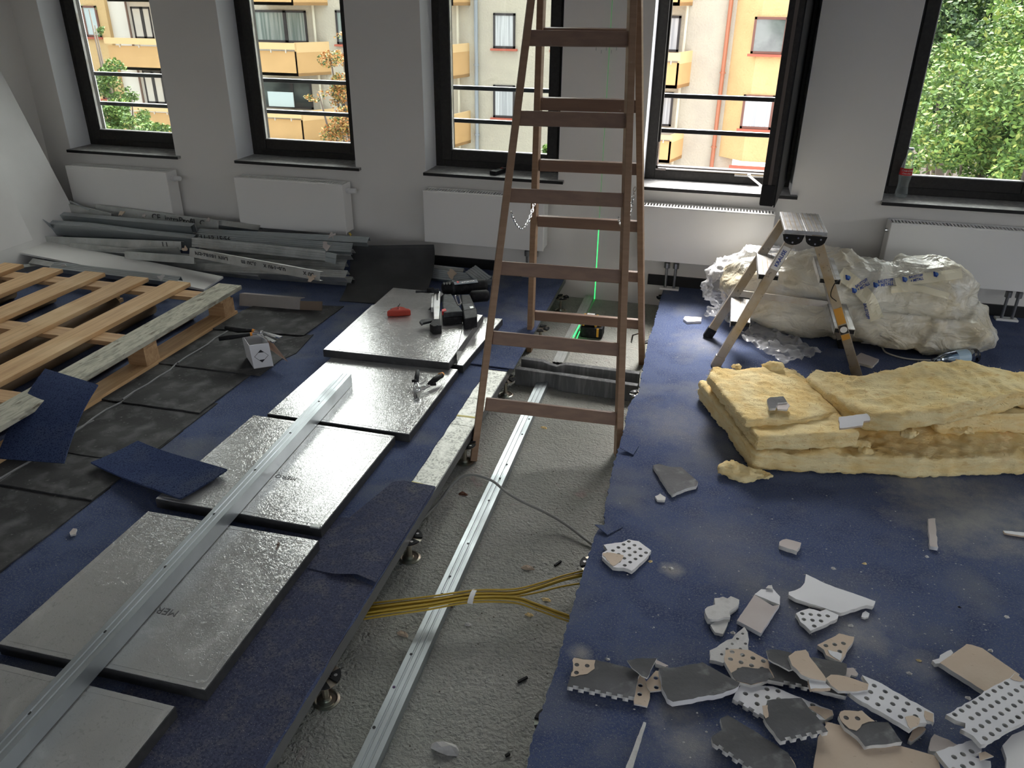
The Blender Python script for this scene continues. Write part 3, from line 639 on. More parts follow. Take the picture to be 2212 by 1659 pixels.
# linden close to the right window
bl = [B(2150, 250, 11, 1.0, 1.0, .75), B(2240, 120, 11.5, .8, 1., .75), B(2080, 340, 10.5, .8, .8, .45), B(2200, 380, 10.2, 1.1, .8, .5), B(2240, 260, 10.4, .9, .8, .9), B(2030, 150, 12, .35, .5, .45), B(1985, 370, 10.6, .3, .4, .2)]
tree('leafy linden with yellow seed wings close behind the right window', (bl[0][0].x, 11.2, GZ), bl, 60000, .030, GRN + [], trunk=.2, seed=5, wts=(3, 4, 4, 2), group='trees outside the windows')
bl = [B(2060, 110, 20, 1.3, 1.2, 1.3), B(2180, 60, 21, 2.0, 1.5, 1.6), B(2010, 40, 21, 1.2, 1.2, .9), B(2120, 190, 19, 1.4, 1., 1.), B(2230, -40, 22, 2.2, 1.5, 1.2)]
tree('darker broad tree further back behind the linden at the right window', (bl[0][0].x+1, 21, GZ), bl, 50000, .055, GRD, trunk=.3, seed=6, wts=(3, 4, 3, 1), group='trees outside the windows')
bl = [B(1975, 200, 15, .35, .4, .45), B(1960, 290, 14.5, .3, .3, .3), B(1935, 330, 14, .25, .3, .2)]
tree('small sapling at the left edge of the right window', (bl[0][0].x, 14.8, GZ), bl, 3500, .035, GRN, trunk=.06, seed=8, group='trees outside the windows')
bl = [B(235, 180, 15, .42, .5, .42), B(262, 262, 14.5, .62, .5, .42), B(330, 285, 14.2, .38, .4, .18), B(205, 55, 16, .16, .2, .2), B(192, 20, 16, .12, .2, .25), B(212, 110, 16, .1, .1, .12), B(285, 215, 15, .16, .2, .2)]
tree('green tree in the lower half of the far left window', (bl[0][0].x, 15, GZ), bl, 16000, .034, GRN, trunk=.12, seed=9, group='trees outside the windows')
bl = [B(735, 230, 14.5, .14, .2, .6), B(715, 130, 14.5, .24, .3, .16), B(740, 110, 15, .22, .3, .3), B(690, 205, 14.2, .28, .3, .12), B(742, 190, 14.6, .2, .3, .25), B(725, 290, 14, .30, .3, .22), B(750, 270, 14, .3, .3, .3)]
tree('half orange autumn tree at the right side of the second window', (bl[0][0].x+.5, 14.8, GZ), bl, 7000, .026, [AUT[0], AUT[1], AUT[2], GRD[1]], trunk=.1, seed=11, wts=(3, 4, 3, 3), group='trees outside the windows')
bl = [B(1185, 322, 14.5, .12, .1, .12), B(1200, 345, 14.5, .3, .2, .2)]
tree('tip of a small bush at the bottom of the middle window', (bl[0][0].x+.1, 14.5, GZ), bl, 700, .05, GRN, trunk=.05, seed=12, group='trees outside the windows')
# ------------------------------------------------------------ floor panels (600 x 600) laid out on the carpet
def panel(label, pts, zt, th=.036, tab=None, hole=True):
    P = [G(*p[:2], zt) if len(p) == 2 else G(p[0], p[1], p[2]) for p in pts]
    c = sum(P, V((0, 0, 0)))/4; c.z = min(p.z for p in P)-th
    r = empty('floor_panel', label, 'floor panel', 'steel-clad raised floor panels lifted out of the trench', c)
    ins = .003; top = [p + (c-p).normalized()*ins for p in P]; top = [V((p.x, p.y, q.z)) for p, q in zip(top, P)]
    MB().prism([p-V((0, 0, .0025)) for p in P], (0, 0, -(th-.0025)), 0).build('core', STEEL_S, r, bevel=.001)
    a, b, d, e = top
    m = MB(); N_ = 2
    m.prism(top, (0, 0, -.0025)); o = m.build('top_sheet', STEEL, r, bevel=.0008)
    m = MB()
    for q, (u, v_) in enumerate(((a, b), (b, d), (d, e), (e, a))):
        k = .025; cc = (a+b+d+e)/4; u2 = u.lerp(cc, k*2); v2 = v_.lerp(cc, k*2); dd_ = (v2-u2).normalized(); m = MB(); m.beam(u2+V((0, 0, .0002)), v2+V((0, 0, .0002)), .003, .0012); m.build('crease', STEEL, o)
    return r, top
def MER(r, top, u=.42, v_=.42, s=.03):
    c = G(u, v_, top[0].z)
    text_on('print', 'MERO', s, c, (-1, 0, 0), (0, -1, 0), INKG, r, lift=.0003)
r, t = panel('lifted floor panel cut off by the bottom left photo corner', [(-160, 1800, .04), (226, 1720, .04), (366, 1536, .04), (-60, 1432, .04)], .04)
# exact 0.6 m panels in room coordinates
def panel_xy(label, x0, y0, rz, zt, tilt=0, w=.595):
    c_, s_ = math.cos(rz), math.sin(rz)
    P = []
    for (a, b) in ((0, 0), (w, 0), (w, w), (0, w)): P.append(V((x0+a*c_-b*s_, y0+a*s_+b*c_, zt+tilt*b/w)))
    c = sum(P, V((0, 0, 0)))/4; c.z = zt-.036
    r = empty('floor_panel', label, 'floor panel', 'steel-clad raised floor panels lifted out of the trench', c)
    th = .036
    MB().prism([p-V((0, 0, .0025)) for p in P], (0, 0, -(th-.0025))).build('core', STEEL_S, r, bevel=.001)
    cc = c.copy(); top = [p.lerp(V((cc.x, cc.y, p.z)), .006) for p in P]
    o = MB().prism(top, (0, 0, -.0025)).build('top_sheet', STEEL, r, bevel=.0008)
    cen = sum(top, V((0, 0, 0)))/4
    for i in range(4):
        u, v2 = top[i].lerp(cen, .05), top[(i+1) % 4].lerp(cen, .05); MB().beam(u+V((0, 0, .0002)), v2+V((0, 0, .0002)), .003, .001).build('crease', STEEL, o)
    return r, top
for ob in list(r.children_recursive)+[r]: bpy.data.objects.remove(ob)
r, t = panel_xy('lifted floor panel cut off by the bottom left photo corner', -1.672, .492, -.008, .04)
r, t = panel_xy('lifted floor panel nearest the camera shown whole, printed near its middle', -1.627, 1.136, .006, .04); MER(r, t, 352, 1319, .034)
r, t = panel_xy('lifted floor panel under the middle of the steel channel, with clamp in its corner', -1.652, 1.795, .035*0-.010, .0405, ); MER(r, t, 618, 1031, .030)
a = G(684, 1137, .045); MB().box(a.x-.02, a.x+.012, a.y-.008, a.y+.008, .0408, .047).build('corner_clip', GALV_D, r, bevel=.002)
a, b = V(t[3]), V(t[0])
r, t = panel_xy('lifted floor panel carrying the multi-grip pliers', -1.600, 2.412, -.005, .0405)
r, t = panel_xy('lower floor panel of the far stack, sticking out to the right', -1.588, 3.07, .06-.10, .040)
r, t = panel_xy('upper floor panel of the far stack with nail gun and chalk reel', -1.632, 2.965, .03, .077)
r, t = panel_xy('narrow floor panel edge seen behind the far stack', -1.66, 3.578, .01, .060, w=.30)
# loose metal blade leaning between the two stacked panels
m = MB(); a, b, d = G(986, 762, .078), G(1008, 668, .079), G(1000, 690, .045); m.prism([a, b, G(1024, 690, .05), G(988, 785, .042)], (0, 0, .0015)); m.build('steel_offcut', STEEL, label='thin bent steel strip at the right edge of the far panel stack', cat='metal strip')
# ------------------------------------------------------------ metal studs / channels
def stud(p0, p1, w, h, up=(0, 0, 1), m=None, t=.0022, lips=.010, ribs=2, open_up=False, holes=0, parent=None, label=None, group=None, name='metal_stud', bend=None, printed=None):
    p0 = V(p0); p1 = V(p1); d = (p1-p0).normalized(); sd = d.cross(V(up)).normalized(); u = sd.cross(d).normalized()
    base = (p0+p1)/2 - u*h
    r = empty(name, label, 'metal profile', group, base)
    sgn = -1 if not open_up else 1
    # cross section in (s, u): web at top (u=0), flanges downwards
    prof = [(-w/2+.0, -h), (-w/2, 0)]
    n = 2+ribs*4
    web = []
    for i in range(ribs):
        c = -w/2 + w*(i+1)/(ribs+1); g = min(.0035, w/(ribs+1)/3); web += [(c-g, 0), (c-g*.4, -.0022), (c+g*.4, -.0022), (c+g, 0)]
    outer = [(-w/2+lips, -h), (-w/2, -h), (-w/2, 0)] + web + [(w/2, 0), (w/2, -h), (w/2-lips, -h)] if lips else [(-w/2, -h), (-w/2, 0)] + web + [(w/2, 0), (w/2, -h)]
    if open_up: outer = [(a, -h-b) for a, b in outer]
    def off(pl, t):
        out = []
        for i, (x, y) in enumerate(pl):
            a = pl[max(i-1, 0)]; b = pl[min(i+1, len(pl)-1)]; dx, dy = b[0]-a[0], b[1]-a[1]; L = math.hypot(dx, dy) or 1; out.append((x+dy/L*t*(1 if not open_up else 1), y-dx/L*t))
        return out
    inner = off(outer, t)
    N_ = len(outer); segs = [(0, 0.)]
    path = [(0., V((0, 0, 0)))] + ([(tt, V(v_)) for tt, v_ in bend] if bend else []) + ([(1., V((0, 0, 0)))] if not bend or bend[-1][0] < 1 else [])
    vs = []; fs = []
    for tt, dv in path:
        c = p0.lerp(p1, tt)+dv
        for (a, b) in outer: vs.append(c+sd*a+u*b)
        for (a, b) in inner: vs.append(c+sd*a+u*b)
    for k in range(len(path)-1):
        A = k*2*N_; B_ = A+2*N_
        for i in range(N_-1):
            fs.append((A+i, A+i+1, B_+i+1, B_+i)); fs.append((A+N_+i+1, A+N_+i, B_+N_+i, B_+N_+i+1))
        fs.append((A, B_, B_+N_, A+N_)); fs.append((A+N_-1, A+2*N_-1, B_+2*N_-1, B_+N_-1))
    for i in range(N_-1):
        fs.append((i, N_+i, N_+i+1, i+1)); E_ = (len(path)-1)*2*N_; fs.append((E_+i+1, E_+N_+i+1, E_+N_+i, E_+i))
    mb = MB(); mb.add(vs, fs); mb.build('channel', m or GALV, r)
    L = (p1-p0).length
    for k in range(holes):
        tt = (k+.5)/holes; c = p0.lerp(p1, tt)+u*(.0004 if not open_up else -h+.0026); mm = MB(); mm.cyl(c-u*.0006, c+u*.0006, .0042, n=10); mm.build('screw_hole', BLACK, r)
    return r
# long stud lying over the panels on the floor
A0 = G(747, 806.5, .092); A1 = G(-75, 1700, .094)
r = stud(A0, A1, .05, .05, m=GALV, lips=.006, ribs=2, label='long shiny steel channel laid across the lifted floor panels')
L = (A1-A0).length; u = V((0, 0, 1)); d = (A1-A0).normalized()
for (px, py) in ((689, 867), (627, 935), (551, 1015), (463, 1110), (357, 1224), (227, 1364), (63, 1540)):
    c = G(px, py, .0925); m = MB(); m.cyl(c-u*.0005, c+u*.0005, .0045, n=10); m.build('screw_hole', BLACK, r)
# channel on the screed in the trench, running to the wall
B0 = G(757, 1659+60, ZS+.032); B1 = G(1178, 812, ZS+.032)
r = stud(B1, B0, .052, .032, m=GALV, lips=0, ribs=2, label='steel channel lying along the trench screed in the foreground')
for (px, py) in ((808, 1571), (851, 1484), (888, 1413), (955, 1283), (972, 1245), (1011, 1174), (1056, 1081), (1080, 1033), (1095, 1003), (1128, 938), (1143, 905)):
    c = G(px, py, ZS+.0325); m = MB(); m.cyl(c-u*.0005, c+u*.0005, .0042, n=10); m.build('screw_hole', BLACK if py != 1484 else mat('purple_mark', (.05, .02, .08), .5), r)
B2 = G(1205, 782, ZS+.032); B3 = V((B2.x-.005, WY-.03, ZS+.032))
B2 = V((B2.x, max(B2.y, 3.43), ZS+.032))
r = stud(B2, B3, .052, .030, m=GALV_D, lips=0, ribs=2, label='steel channel running from the foam strips to the wall in the trench')
# grey foam strips crossing the trench
for k, (pa, pb, z, lab) in enumerate((((1103, 793), (1378, 832), -.048, 'front grey foam strip laid across the trench'), ((1115, 772), (1382, 806), -.050, 'rear grey foam strip laid across the trench'))):
    a = G(*pa, z); b = G(*pb, z); a.x = max(a.x, -.805); b.x = min(b.x, -.22); m = MB(); n = 16
    dr = (b-a).normalized(); sd = V((-dr.y, dr.x, 0))
    def fn(i, j):
        p = a.lerp(b, i/n); pinch = math.exp(-((i/n-.29)/.05)**2); w = .016*(1-.35*pinch); return p, pinch, w
    vs = []; fs = []
    for i in range(n+1):
        p, pi_, w_ = fn(i, 0); zt = z+.002-.012*pi_; q = p+sd*(.022*pi_*(1 if k == 0 else -1))
        for (s_, zz) in ((-w_, ZS+.001), (w_, ZS+.001), (w_, zt), (-w_, zt)): vs.append(V((q.x+sd.x*s_, q.y+sd.y*s_, zz)))
    for i in range(n):
        for j in range(4): A = i*4; fs.append((A+j, A+(j+1) % 4, A+4+(j+1) % 4, A+4+j))
    fs.append((3, 2, 1, 0)); fs.append((n*4, n*4+1, n*4+2, n*4+3))
    m.add(vs, fs); m.build('foam_strip', FOAM, label=lab, cat='foam strip', group='foam strips across the trench', bevel=.003)
# ------------------------------------------------------------ pedestals
def pedestal(x, y, label, rot=0, dz=0):
    r = empty('floor_pedestal', label, 'pedestal', 'adjustable floor pedestals on the screed', (0, 0, 0))
    MB().lathe((0, 0, 0), [(.0, 0), (.036, 0), (.036, .003), (.030, .005), (.025, .003), (.014, .004), (.012, .013), (.0, .013)], 24).build('base_plate', PEDZ, r, smooth=False)
    HP = -.042-ZS-.0605; MB().cyl((0, 0, .004), (0, 0, HP+.053), .0085, n=14).build('stem', PEDZ, r, smooth=False)
    MB().lathe((0, 0, HP+.038), [(.0, 0), (.0135, 0), (.0135, .006), (.0, .006)], 6).build('lock_nut', GALV, r)
    MB().lathe((0, 0, HP+.0515), [(0, 0), (.043, 0), (.045, .0025), (.045, .004), (0, .004)], 24).build('head_plate', PEDZ, r)
    for k in range(4):
        a = k*math.pi/2+rot; m = MB(); pts = []
        for t_ in range(5): aa = a-.55+t_*.275; pts.append(V((math.cos(aa)*.046, math.sin(aa)*.046, HP+.0555)))
        for t_ in range(5): aa = a+.45-t_*.225; rr = .016+.006*((t_) % 2); pts.append(V((math.cos(aa)*rr, math.sin(aa)*rr, HP+.0555)))
        m.prism(pts, (0, 0, .005)); m.build('pad_segment', PLB, r, bevel=.001)
        c = V((math.cos(a)*.032, math.sin(a)*.032, 0)); MB().cyl(c+V((0, 0, HP+.0603)), c+V((0, 0, HP+.0612)), .005, n=8).build('peg_hole', CHROME, r)
    r.location = (x, y, ZS+.0+dz); return r
for i, (px, py, lab) in enumerate(((705, 1512, 'floor pedestal at the trench edge nearest the camera'), (885, 1205, 'second floor pedestal from the camera along the left trench edge'), (1004, 998, 'floor pedestal beside the left front ladder foot'), (1092, 853, 'floor pedestal by the foam strip end, behind the ladder stile'))):
    p = G(px, py, ZS); pedestal(p.x, p.y, lab, .4*i+.3)
for i, (px, py, lab) in enumerate(((1168, 707, 'floor pedestal at the left rear ladder foot'), (1212, 640, 'floor pedestal in the shade of the trench near the wall'), (1168, 1552, 'pedestal half under the carpet at the lower right trench edge'), (1264, 1213, 'pedestal half under the carpet beside the yellow cables'), (1332, 1000, 'pedestal half hidden by the right front ladder foot'), (1368, 848, 'pedestal half under the right carpet beside the foam strips'), (1399, 738, 'pedestal half under the right carpet near the rear ladder foot'), (1424, 640, 'rearmost pedestal at the right trench edge'))):
    p = G(px, py, -.04); pedestal(p.x+(.03 if i > 1 else -.0), p.y, lab, .5*i)
# ------------------------------------------------------------ cables
def cable(name, label, pts, r, m, cat='cable', group=None, n=8):
    P = [V(p) for p in pts]; out = []
    Q = [P[0]*2-P[1]]+P+[P[-1]*2-P[-2]]
    for i in range(1, len(Q)-2):
        for k in range(6):
            t = k/6; a, b, c, d = Q[i-1:i+3]
            out.append(.5*((2*b)+(c-a)*t+(2*a-5*b+4*c-d)*t*t+(3*b-a-3*c+d)*t*t*t))
    out.append(P[-1])
    return MB().tube(out, r, n).build(name, m, label=label, cat=cat, group=group, smooth=True)
cable('cable', 'thin grey cable arching over the trench channel', [G(905, 1128, ZS+.006), G(945, 1088, -.10), G(983, 1040, -.04), G(1017, 1025, -.01), G(1062, 1038, -.015), G(1090, 1060, -.03), G(1125, 1082, -.05), G(1180, 1108, -.08), G(1225, 1135, -.105), G(1284, 1180, ZS+.008)], .0048, GREYC)
cy = [(760, 1325), (800, 1322), (860, 1314), (930, 1305), (1021, 1291)]
ct = [(1110, 1283), (1170, 1268), (1220, 1252), (1290, 1236)]
cbm = [(1110, 1297), (1160, 1312), (1210, 1330), (1275, 1352)]
zl = [-.085, -.075, -.06, -.052, -.05]
k = 0
for j in range(9):
    o = (j-4)*.0058; zz = (j % 3)*.005
    pts = []
    for (px, py), z in zip(cy, zl):
        p = G(px, py, z); pts.append(p+V((0, o*(1.25-.35*(px-760)/260), zz)))
    br = ct if j >= 4 else cbm
    for (px, py), z in zip(br, (-.055, -.065, -.075, -.085)):
        p = G(px, py, z); pts.append(p+V((0, (o-(.014 if j >= 4 else -.014))*1.1+(-.035*max(0, (px-1100)/190) if j == 4 else 0), zz)))
    cable('yellow_cable', ['yellow cable lowest in the bundle, turning to the lower fork branch', 'second yellow cable of the lower fork branch', 'third yellow cable of the lower fork branch', 'topmost yellow cable of the lower fork branch', 'single yellow cable sagging apart under the upper fork branch', 'lowest yellow cable inside the upper fork branch', 'second yellow cable inside the upper fork branch', 'third yellow cable inside the upper fork branch', 'rearmost yellow cable of the bundle, on the window side'][j], pts, .0030, YELC, group='yellow data cables tied in one bundle', n=6)
p = G(1021, 1291, -.050)+V((0, 0, .004)); t_ = MB(); t_.tube([p+V((-.007, 0, 0)), p+V((.007, 0, 0))], .030, 20); t_.v = [V((q.x, q.y, p.z+(q.z-p.z)*.36)) for q in t_.v]; t_.build('cable_tie', ZIP, label='white band holding the yellow cables together', cat='cable tie')
# ------------------------------------------------------------ wooden stepladder
FL, FRr = G(1030, 992, ZS), G(1328, 985, ZS); BL, BR = G(1150, 757, ZS), G(1381, 783, ZS)
ld = empty('wooden_stepladder', 'tall brown wooden double ladder standing astride the open trench', 'ladder', None, (FL+FRr+BL+BR)/4)
def frame_plane(f1, f2, th):
    d = (f2-f1).normalized(); n_ = V((-d.y, d.x, 0)); t = math.radians(th); up = V((0, 0, math.cos(t)))+n_*math.sin(t); return d, up, d.cross(up).normalized()
def stile(f, q, nrm, depth=.055, wd=.026, ext=2.28):
    d = (q-f).normalized(); p1 = f+d*(ext/d.z); MB().beam(f+d*.002, p1, wd, depth, up=nrm).build('stile', LWOOD, ld, bevel=.002); return lambda t: f.lerp(p1, t), d, p1
rgs = []
for (f1, f2, th, Lp, Rp, hpx) in ((FL, FRr, 14, [(1057, 858), (1072, 714), (1088, 563), (1107, 405), (1129, 238), (1147, 64)], [(1323, 889), (1329, 739), (1336, 581), (1342, 416), (1351, 244), (1356, 67)], 1),
                          (BL, BR, -12, [(1160, 671), (1163, 571), (1166, 465), (1170, 343), (1172, 209), (1175, 58)], [(1375, 689), (1374, 586), (1373, 476), (1373, 351), (1373, 214), (1373, 61)], 0)):
    d, up, nrm = frame_plane(f1, f2, th)
    A_ = [PL(*p, f1, nrm) for p in Lp]; B_ = [PL(*p, f1, nrm) for p in Rp]
    # stile axes from foot through the top rung ends
    for f, P in ((f1, A_), (f2, B_)):
        dr = (P[-1]-f).normalized(); off = (d*-.013 if f is f1 else d*.013)
        s0_ = f+off; e_ = s0_+dr*(2.30/dr.z); MB().beam(s0_, e_, .026, .055, up=nrm).build('stile', LWOOD, ld, bevel=.002)
    def rung(a, b):
        rr = (b-a).normalized(); uu = nrm.cross(rr).normalized(); uu = uu if uu.z > 0 else -uu
        c = -uu*.028
        MB().beam(a+c-rr*.012, b+c+rr*.020, .020, .052, up=uu).build('rung', LWOODX, ld, bevel=.003)
        return uu
    for a, b in zip(A_, B_): uu = rung(a, b)
    ea = (A_[-1]-A_[-3])/2; eb = (B_[-1]-B_[-3])/2
    for k in (1, 2): rung(A_[-1]+ea*k, B_[-1]+eb*k)
    rgs.append((A_, B_, A_[-1]+ea*2.6, B_[-1]+eb*2.6))
# top hinges
for k in (2, 3):
    a, b = rgs[0][k], rgs[1][k]; MB().beam(a, b, .008, .03).build('hinge', CHROME, ld)
def chain(a, b, sag, n):
    ch = None
    for i in range(n):
        t = (i+.5)/n; p = a.lerp(b, t)-V((0, 0, sag*4*t*(1-t))); t2 = t+.01; q = a.lerp(b, t2)-V((0, 0, sag*4*t2*(1-t2))); d = (q-p).normalized()
        sd = V((1, 0, 0)) if i % 2 else d.cross(V((1, 0, 0))).normalized()
        L = ((b-a).length**2+sag*sag*4)**.5/n*.80; pts = []
        for k in range(9):
            an = k*math.pi/4; pts.append(p+d*math.cos(an)*L+sd*math.sin(an)*.0055)
        MB().tube(pts, .0015, 5, cap=False).build('chain_link', CHROME, ld)
d0, u0, n0 = frame_plane(FL, FRr, 14); d1, u1, n1 = frame_plane(BL, BR, -12)
chain(PL(1104, 458, FL, n0), PL(1158, 422, BL, n1), .10, 26)
chain(PL(1336, 470, FRr, n0), PL(1372, 405, BL, n1), .09, 26)
# metal hook on the right rear stile
a = PL(1381, 720, BL, n1)
MB().tube([a, a+V((-.03, -.01, -.01)), a+V((-.035, -.01, -.05))], .004, 6).build('hook', CHROME, ld)
# ------------------------------------------------------------ aluminium double step stool
st = empty('aluminium_step_stool', 'used aluminium double-sided step stool in front of the film heap', 'step stool', None, (.41, 3.6, 0))
PZ = .655
pc = [V((.300, 3.757, PZ)), V((.468, 3.762, PZ)), V((.478, 3.448, PZ)), V((.306, 3.444, PZ))]
feet = {'nl': V((.100, 3.435, 0)), 'nr': V((.724, 3.500, 0)), 'fl': V((.052, 3.775, 0)), 'fr': V((.700, 3.82, 0))}
tops = {'nl': V((.335, 3.452, .60)), 'nr': V((.452, 3.456, .60)), 'fl': V((.325, 3.752, .62)), 'fr': V((.452, 3.752, .62))}
for k in feet:
    f = feet[k]; t_ = tops[k]; MB().beam(f, t_, .022, .040, up=(1, 0, .4)).build('rail', ALUP, st, bevel=.002)
    d = (t_-f).normalized(); MB().beam(f-d*.0, f+d*.055, .026, .045, up=(1, 0, .4)).build('foot_cap', PLB if k[0] == 'f' else ALUP, st, bevel=.002)
for (a, b, nm) in ((pc[0], (pc[0]+pc[1])/2, 0), ((pc[0]+pc[1])/2, pc[1], 1)):
    q = (pc[3]+pc[2])/2
    P = [a, b, (q if nm == 0 else pc[2]), (pc[3] if nm == 0 else q)]
    m = MB(); m.prism(P, (0, 0, -.016)); m.build('platform_half', ALU, st, bevel=.002)
    for k in range(4):
        t_ = (k+.6)/4.4; u1_ = P[0].lerp(P[1], t_); u2_ = P[3].lerp(P[2], t_); MB().beam(u1_+V((0, 0, .0004)), u2_+V((0, 0, .0004)), .004, .0014).build('tread_rib', ALUP, st)
for yy in (3.440, 3.752):
    for sx, (xa, xb) in ((0, (.300, .388)), (1, (.390, .478))):
        m = MB(); pts = []
        xc = (xa+xb)/2
        for k in range(9): an = math.pi*k/8; pts.append(V((xc-math.cos(an)*.040, yy, PZ-.030-math.sin(an)*.030)))
        pts += [V((xb, yy, PZ-.016)), V((xa, yy, PZ-.016))]
        m.prism(pts, (0, -.010, 0)); o = m.build('hinge_plate', PLB, st, bevel=.001)
        for (hx, hz) in ((-.025, -.030), (.02, -.028), (0, -.048)): MB().cyl((xc+hx, yy-.010, PZ+hz), (xc+hx, yy-.0125, PZ+hz), .004, n=8).build('rivet', CHROME, o)
for side in (0, 1):
    kl, kr = ('nl', 'fl') if side == 0 else ('nr', 'fr')
    for z in (.23, .455):
        a = feet[kl].lerp(tops[kl], z/.60); b = feet[kr].lerp(tops[kr], z/.62); a.z = b.z = z
        dx = -.048 if side == 0 else .048
        x0, x1 = sorted((a.x+dx*1.05, a.x-dx*.75)); y0, y1 = a.y-.008, b.y+.008
        m = MB(); m.box(x0, x1, y0, y1, z-.004, z); m.box(x0, x0+.003, y0, y1, z-.03, z); m.box(x1-.003, x1, y0, y1, z-.03, z)
        o = m.build('step', ALU, st, bevel=.001)
        for yy in (y0, y1-.004): MB().box(x0+.003, x1-.003, yy, yy+.004, z-.022, z-.004).build('step_end_cap', PLB, o)
        for k in range(3): xx = x0+(x1-x0)*(k+1)/4; MB().box(xx-.002, xx+.002, y0+.005, y1-.005, z, z+.0008).build('step_rib', ALUP, o)
a = feet['fl'].lerp(tops['fl'], .40); b = feet['fr'].lerp(tops['fr'], .36); MB().beam(a, b, .018, .030, up=(0, .2, 1)).build('spreader_bar', ALUP, st)
f, t_ = feet['nl'], tops['nl']; dr = (t_-f).normalized(); fn = V((0, -1, 0)); sdn = dr.cross(fn).normalized()
def rail_label(f, t_, q0, q1, m, w=.034, parent=st, name='label'):
    d = (t_-f); n_ = V((0, -1, 0)); a = f+d*q0; b = f+d*q1; dr = d.normalized(); s_ = dr.cross(n_).normalized(); n2 = s_.cross(dr).normalized(); n2 = n2 if n2.y < 0 else -n2
    c = n2*.0116+V((0, 0, 0)); P = [a+s_*w/2+c, b+s_*w/2+c, b-s_*w/2+c, a-s_*w/2+c]; o = MB().prism(P, n2*.0006).build(name, m, parent); return (a+b)/2+n2*.0125, dr, n2
for k, fk in (('nl', 0), ('nr', 1)):
    pass
c, dr, n2 = rail_label(feet['nl'], tops['nl'], .80, .97, WHITEL); text_on('label_print', 'KRAUSE', .022, c, dr, n2.cross(dr), INKB, st, bold=.0006)
c, dr, n2 = rail_label(feet['nr'], tops['nr'], .42, .54, ORL); c, dr, n2 = rail_label(feet['nr'], tops['nr'], .30, .34, ORL)
c, dr, n2 = rail_label(feet['nr'], tops['nr'], .345, .41, INK)
MB().cyl(c, c+n2*.0008, .015, n=20).build('round_sticker', WHITEL, st)
cable('strap_loop', 'thin dark cord loop on the right steps of the stool', [V((.56, 3.44, .46)), V((.535, 3.40, .45)), V((.53, 3.40, .40)), V((.56, 3.42, .37))], .002, PLB, cat='cord')
# ------------------------------------------------------------ pallet
pl = empty('wooden_pallet', 'long low wooden pallet with one greyish speckled slat on its right', 'pallet', None, (-3.0, 2.4, 0))
ye, y0p = 3.44, 1.05
rr_ = [-2.345, -2.628, -2.887, -3.165, -3.431, -3.70]
for i, xr in enumerate(rr_):
    w_ = .128 if i else .135
    MB().box(xr-w_, xr, y0p+random.random()*.02, ye+random.random()*.015-(.0 if i else -.02), .122, .144).build('slat', PINE_D if i == 0 else PINE, pl, bevel=.002, label='weathered speckled slat' if i == 0 else None)
for y in (3.34, 2.74, 2.14, 1.3):
    MB().box(-3.83, -2.36, y-.045, y+.045, .100, .122).build('crossboard', PINE_X, pl, bevel=.002)
for x in (-2.41, -3.11, -3.78):
    for y in (3.36, 2.74, 2.14, 1.3): MB().box(x-.045, x+.05, y-.045, y+.045, .022, .100).build('block', PINE_X, pl, bevel=.002)
    MB().box(x-.05, x+.055, y0p, 3.42, 0, .022).build('runner', PINE, pl, bevel=.002)
CARDT = mat('tube_card', (.26, .18, .11), .85)
# cardboard rolls under the slats
for k, x in enumerate((-2.56, -2.80, -3.02, -3.42, -3.68)):
    MB().tube([V((x, 1.3, .0365)), V((x+.01, 3.3, .0365))], .036, 20).build('cardboard_tube', CARDT, label=['first cardboard tube under the pallet, beside the speckled slat', 'second cardboard tube from the right under the pallet slats', 'middle cardboard tube under the pallet slats', 'fourth cardboard tube from the right under the pallet', 'leftmost cardboard tube under the pallet slats'][k], cat='tube', group='cardboard tubes under the pallet', smooth=True)
# ------------------------------------------------------------ face-down carpet tiles, each lapping over the next
ys = [3.213, 2.763, 2.392, 2.000, 1.765, 1.36, .93]
xr = [-1.893, -1.846, -1.897, -1.885, -1.883, -1.885, -1.89]
tl = ['farthest face-down carpet tile, under the cardboard strip end', 'face-down carpet tile carrying the small white box', 'third face-down carpet tile from the window wall', 'fourth face-down carpet tile, behind the blue offcut', 'face-down carpet tile under the curved blue offcut', 'dark face-down carpet tile at the left photo edge', 'nearest face-down carpet tile at the bottom of the dark row']
for i, (y, x) in enumerate(zip(ys, xr)):
    x0 = x-.56; ln = .5
    P = [V((x0, y, .0105)), V((x, y+.006, .0105)), V((x+.002, y+ln, .0035)), V((x0+.002, y+ln, .0035))]
    if i == 0: P = [G(440, 708, .0105), G(656, 724, .0105), G(743, 661, .0035), G(560, 655, .0035)]
    P = [V(p)+V((0, 0, -.0005*(i % 2))) for p in rough_outline(P, .04, .0015)]
    r = MB().prism(P, (0, 0, -.0045)).build('carpet_tile', BACKING, label=tl[i], cat='carpet tile', group='carpet tiles laid face down')
    if 0 < i: 
        m = MB(); Q = [V((-2.27+random.uniform(-.01, .01), y+.02+ln*.9*k/6, .0128-.0065*k/6)) for k in range(7)]; m.tube(Q, .004, 6); m.build('ridge', mat('ridge_white', (.20, .20, .20), .8) if 'ridge_white' not in MATS else MATS['ridge_white'], r)
P = [G(442, 705, .006), G(590, 722, .006), G(700, 715, .007), G(672, 731, .005), G(620, 760, .004), G(605, 745, .004)]
MB().prism([G(600, 738, .0075), G(677, 722, .0075), G(640, 762, .0045), G(612, 775, .0045)], (0, 0, -.004)).build('carpet_offcut', BACKING, label='small ridged dark offcut right of the white box', cat='carpet offcut')
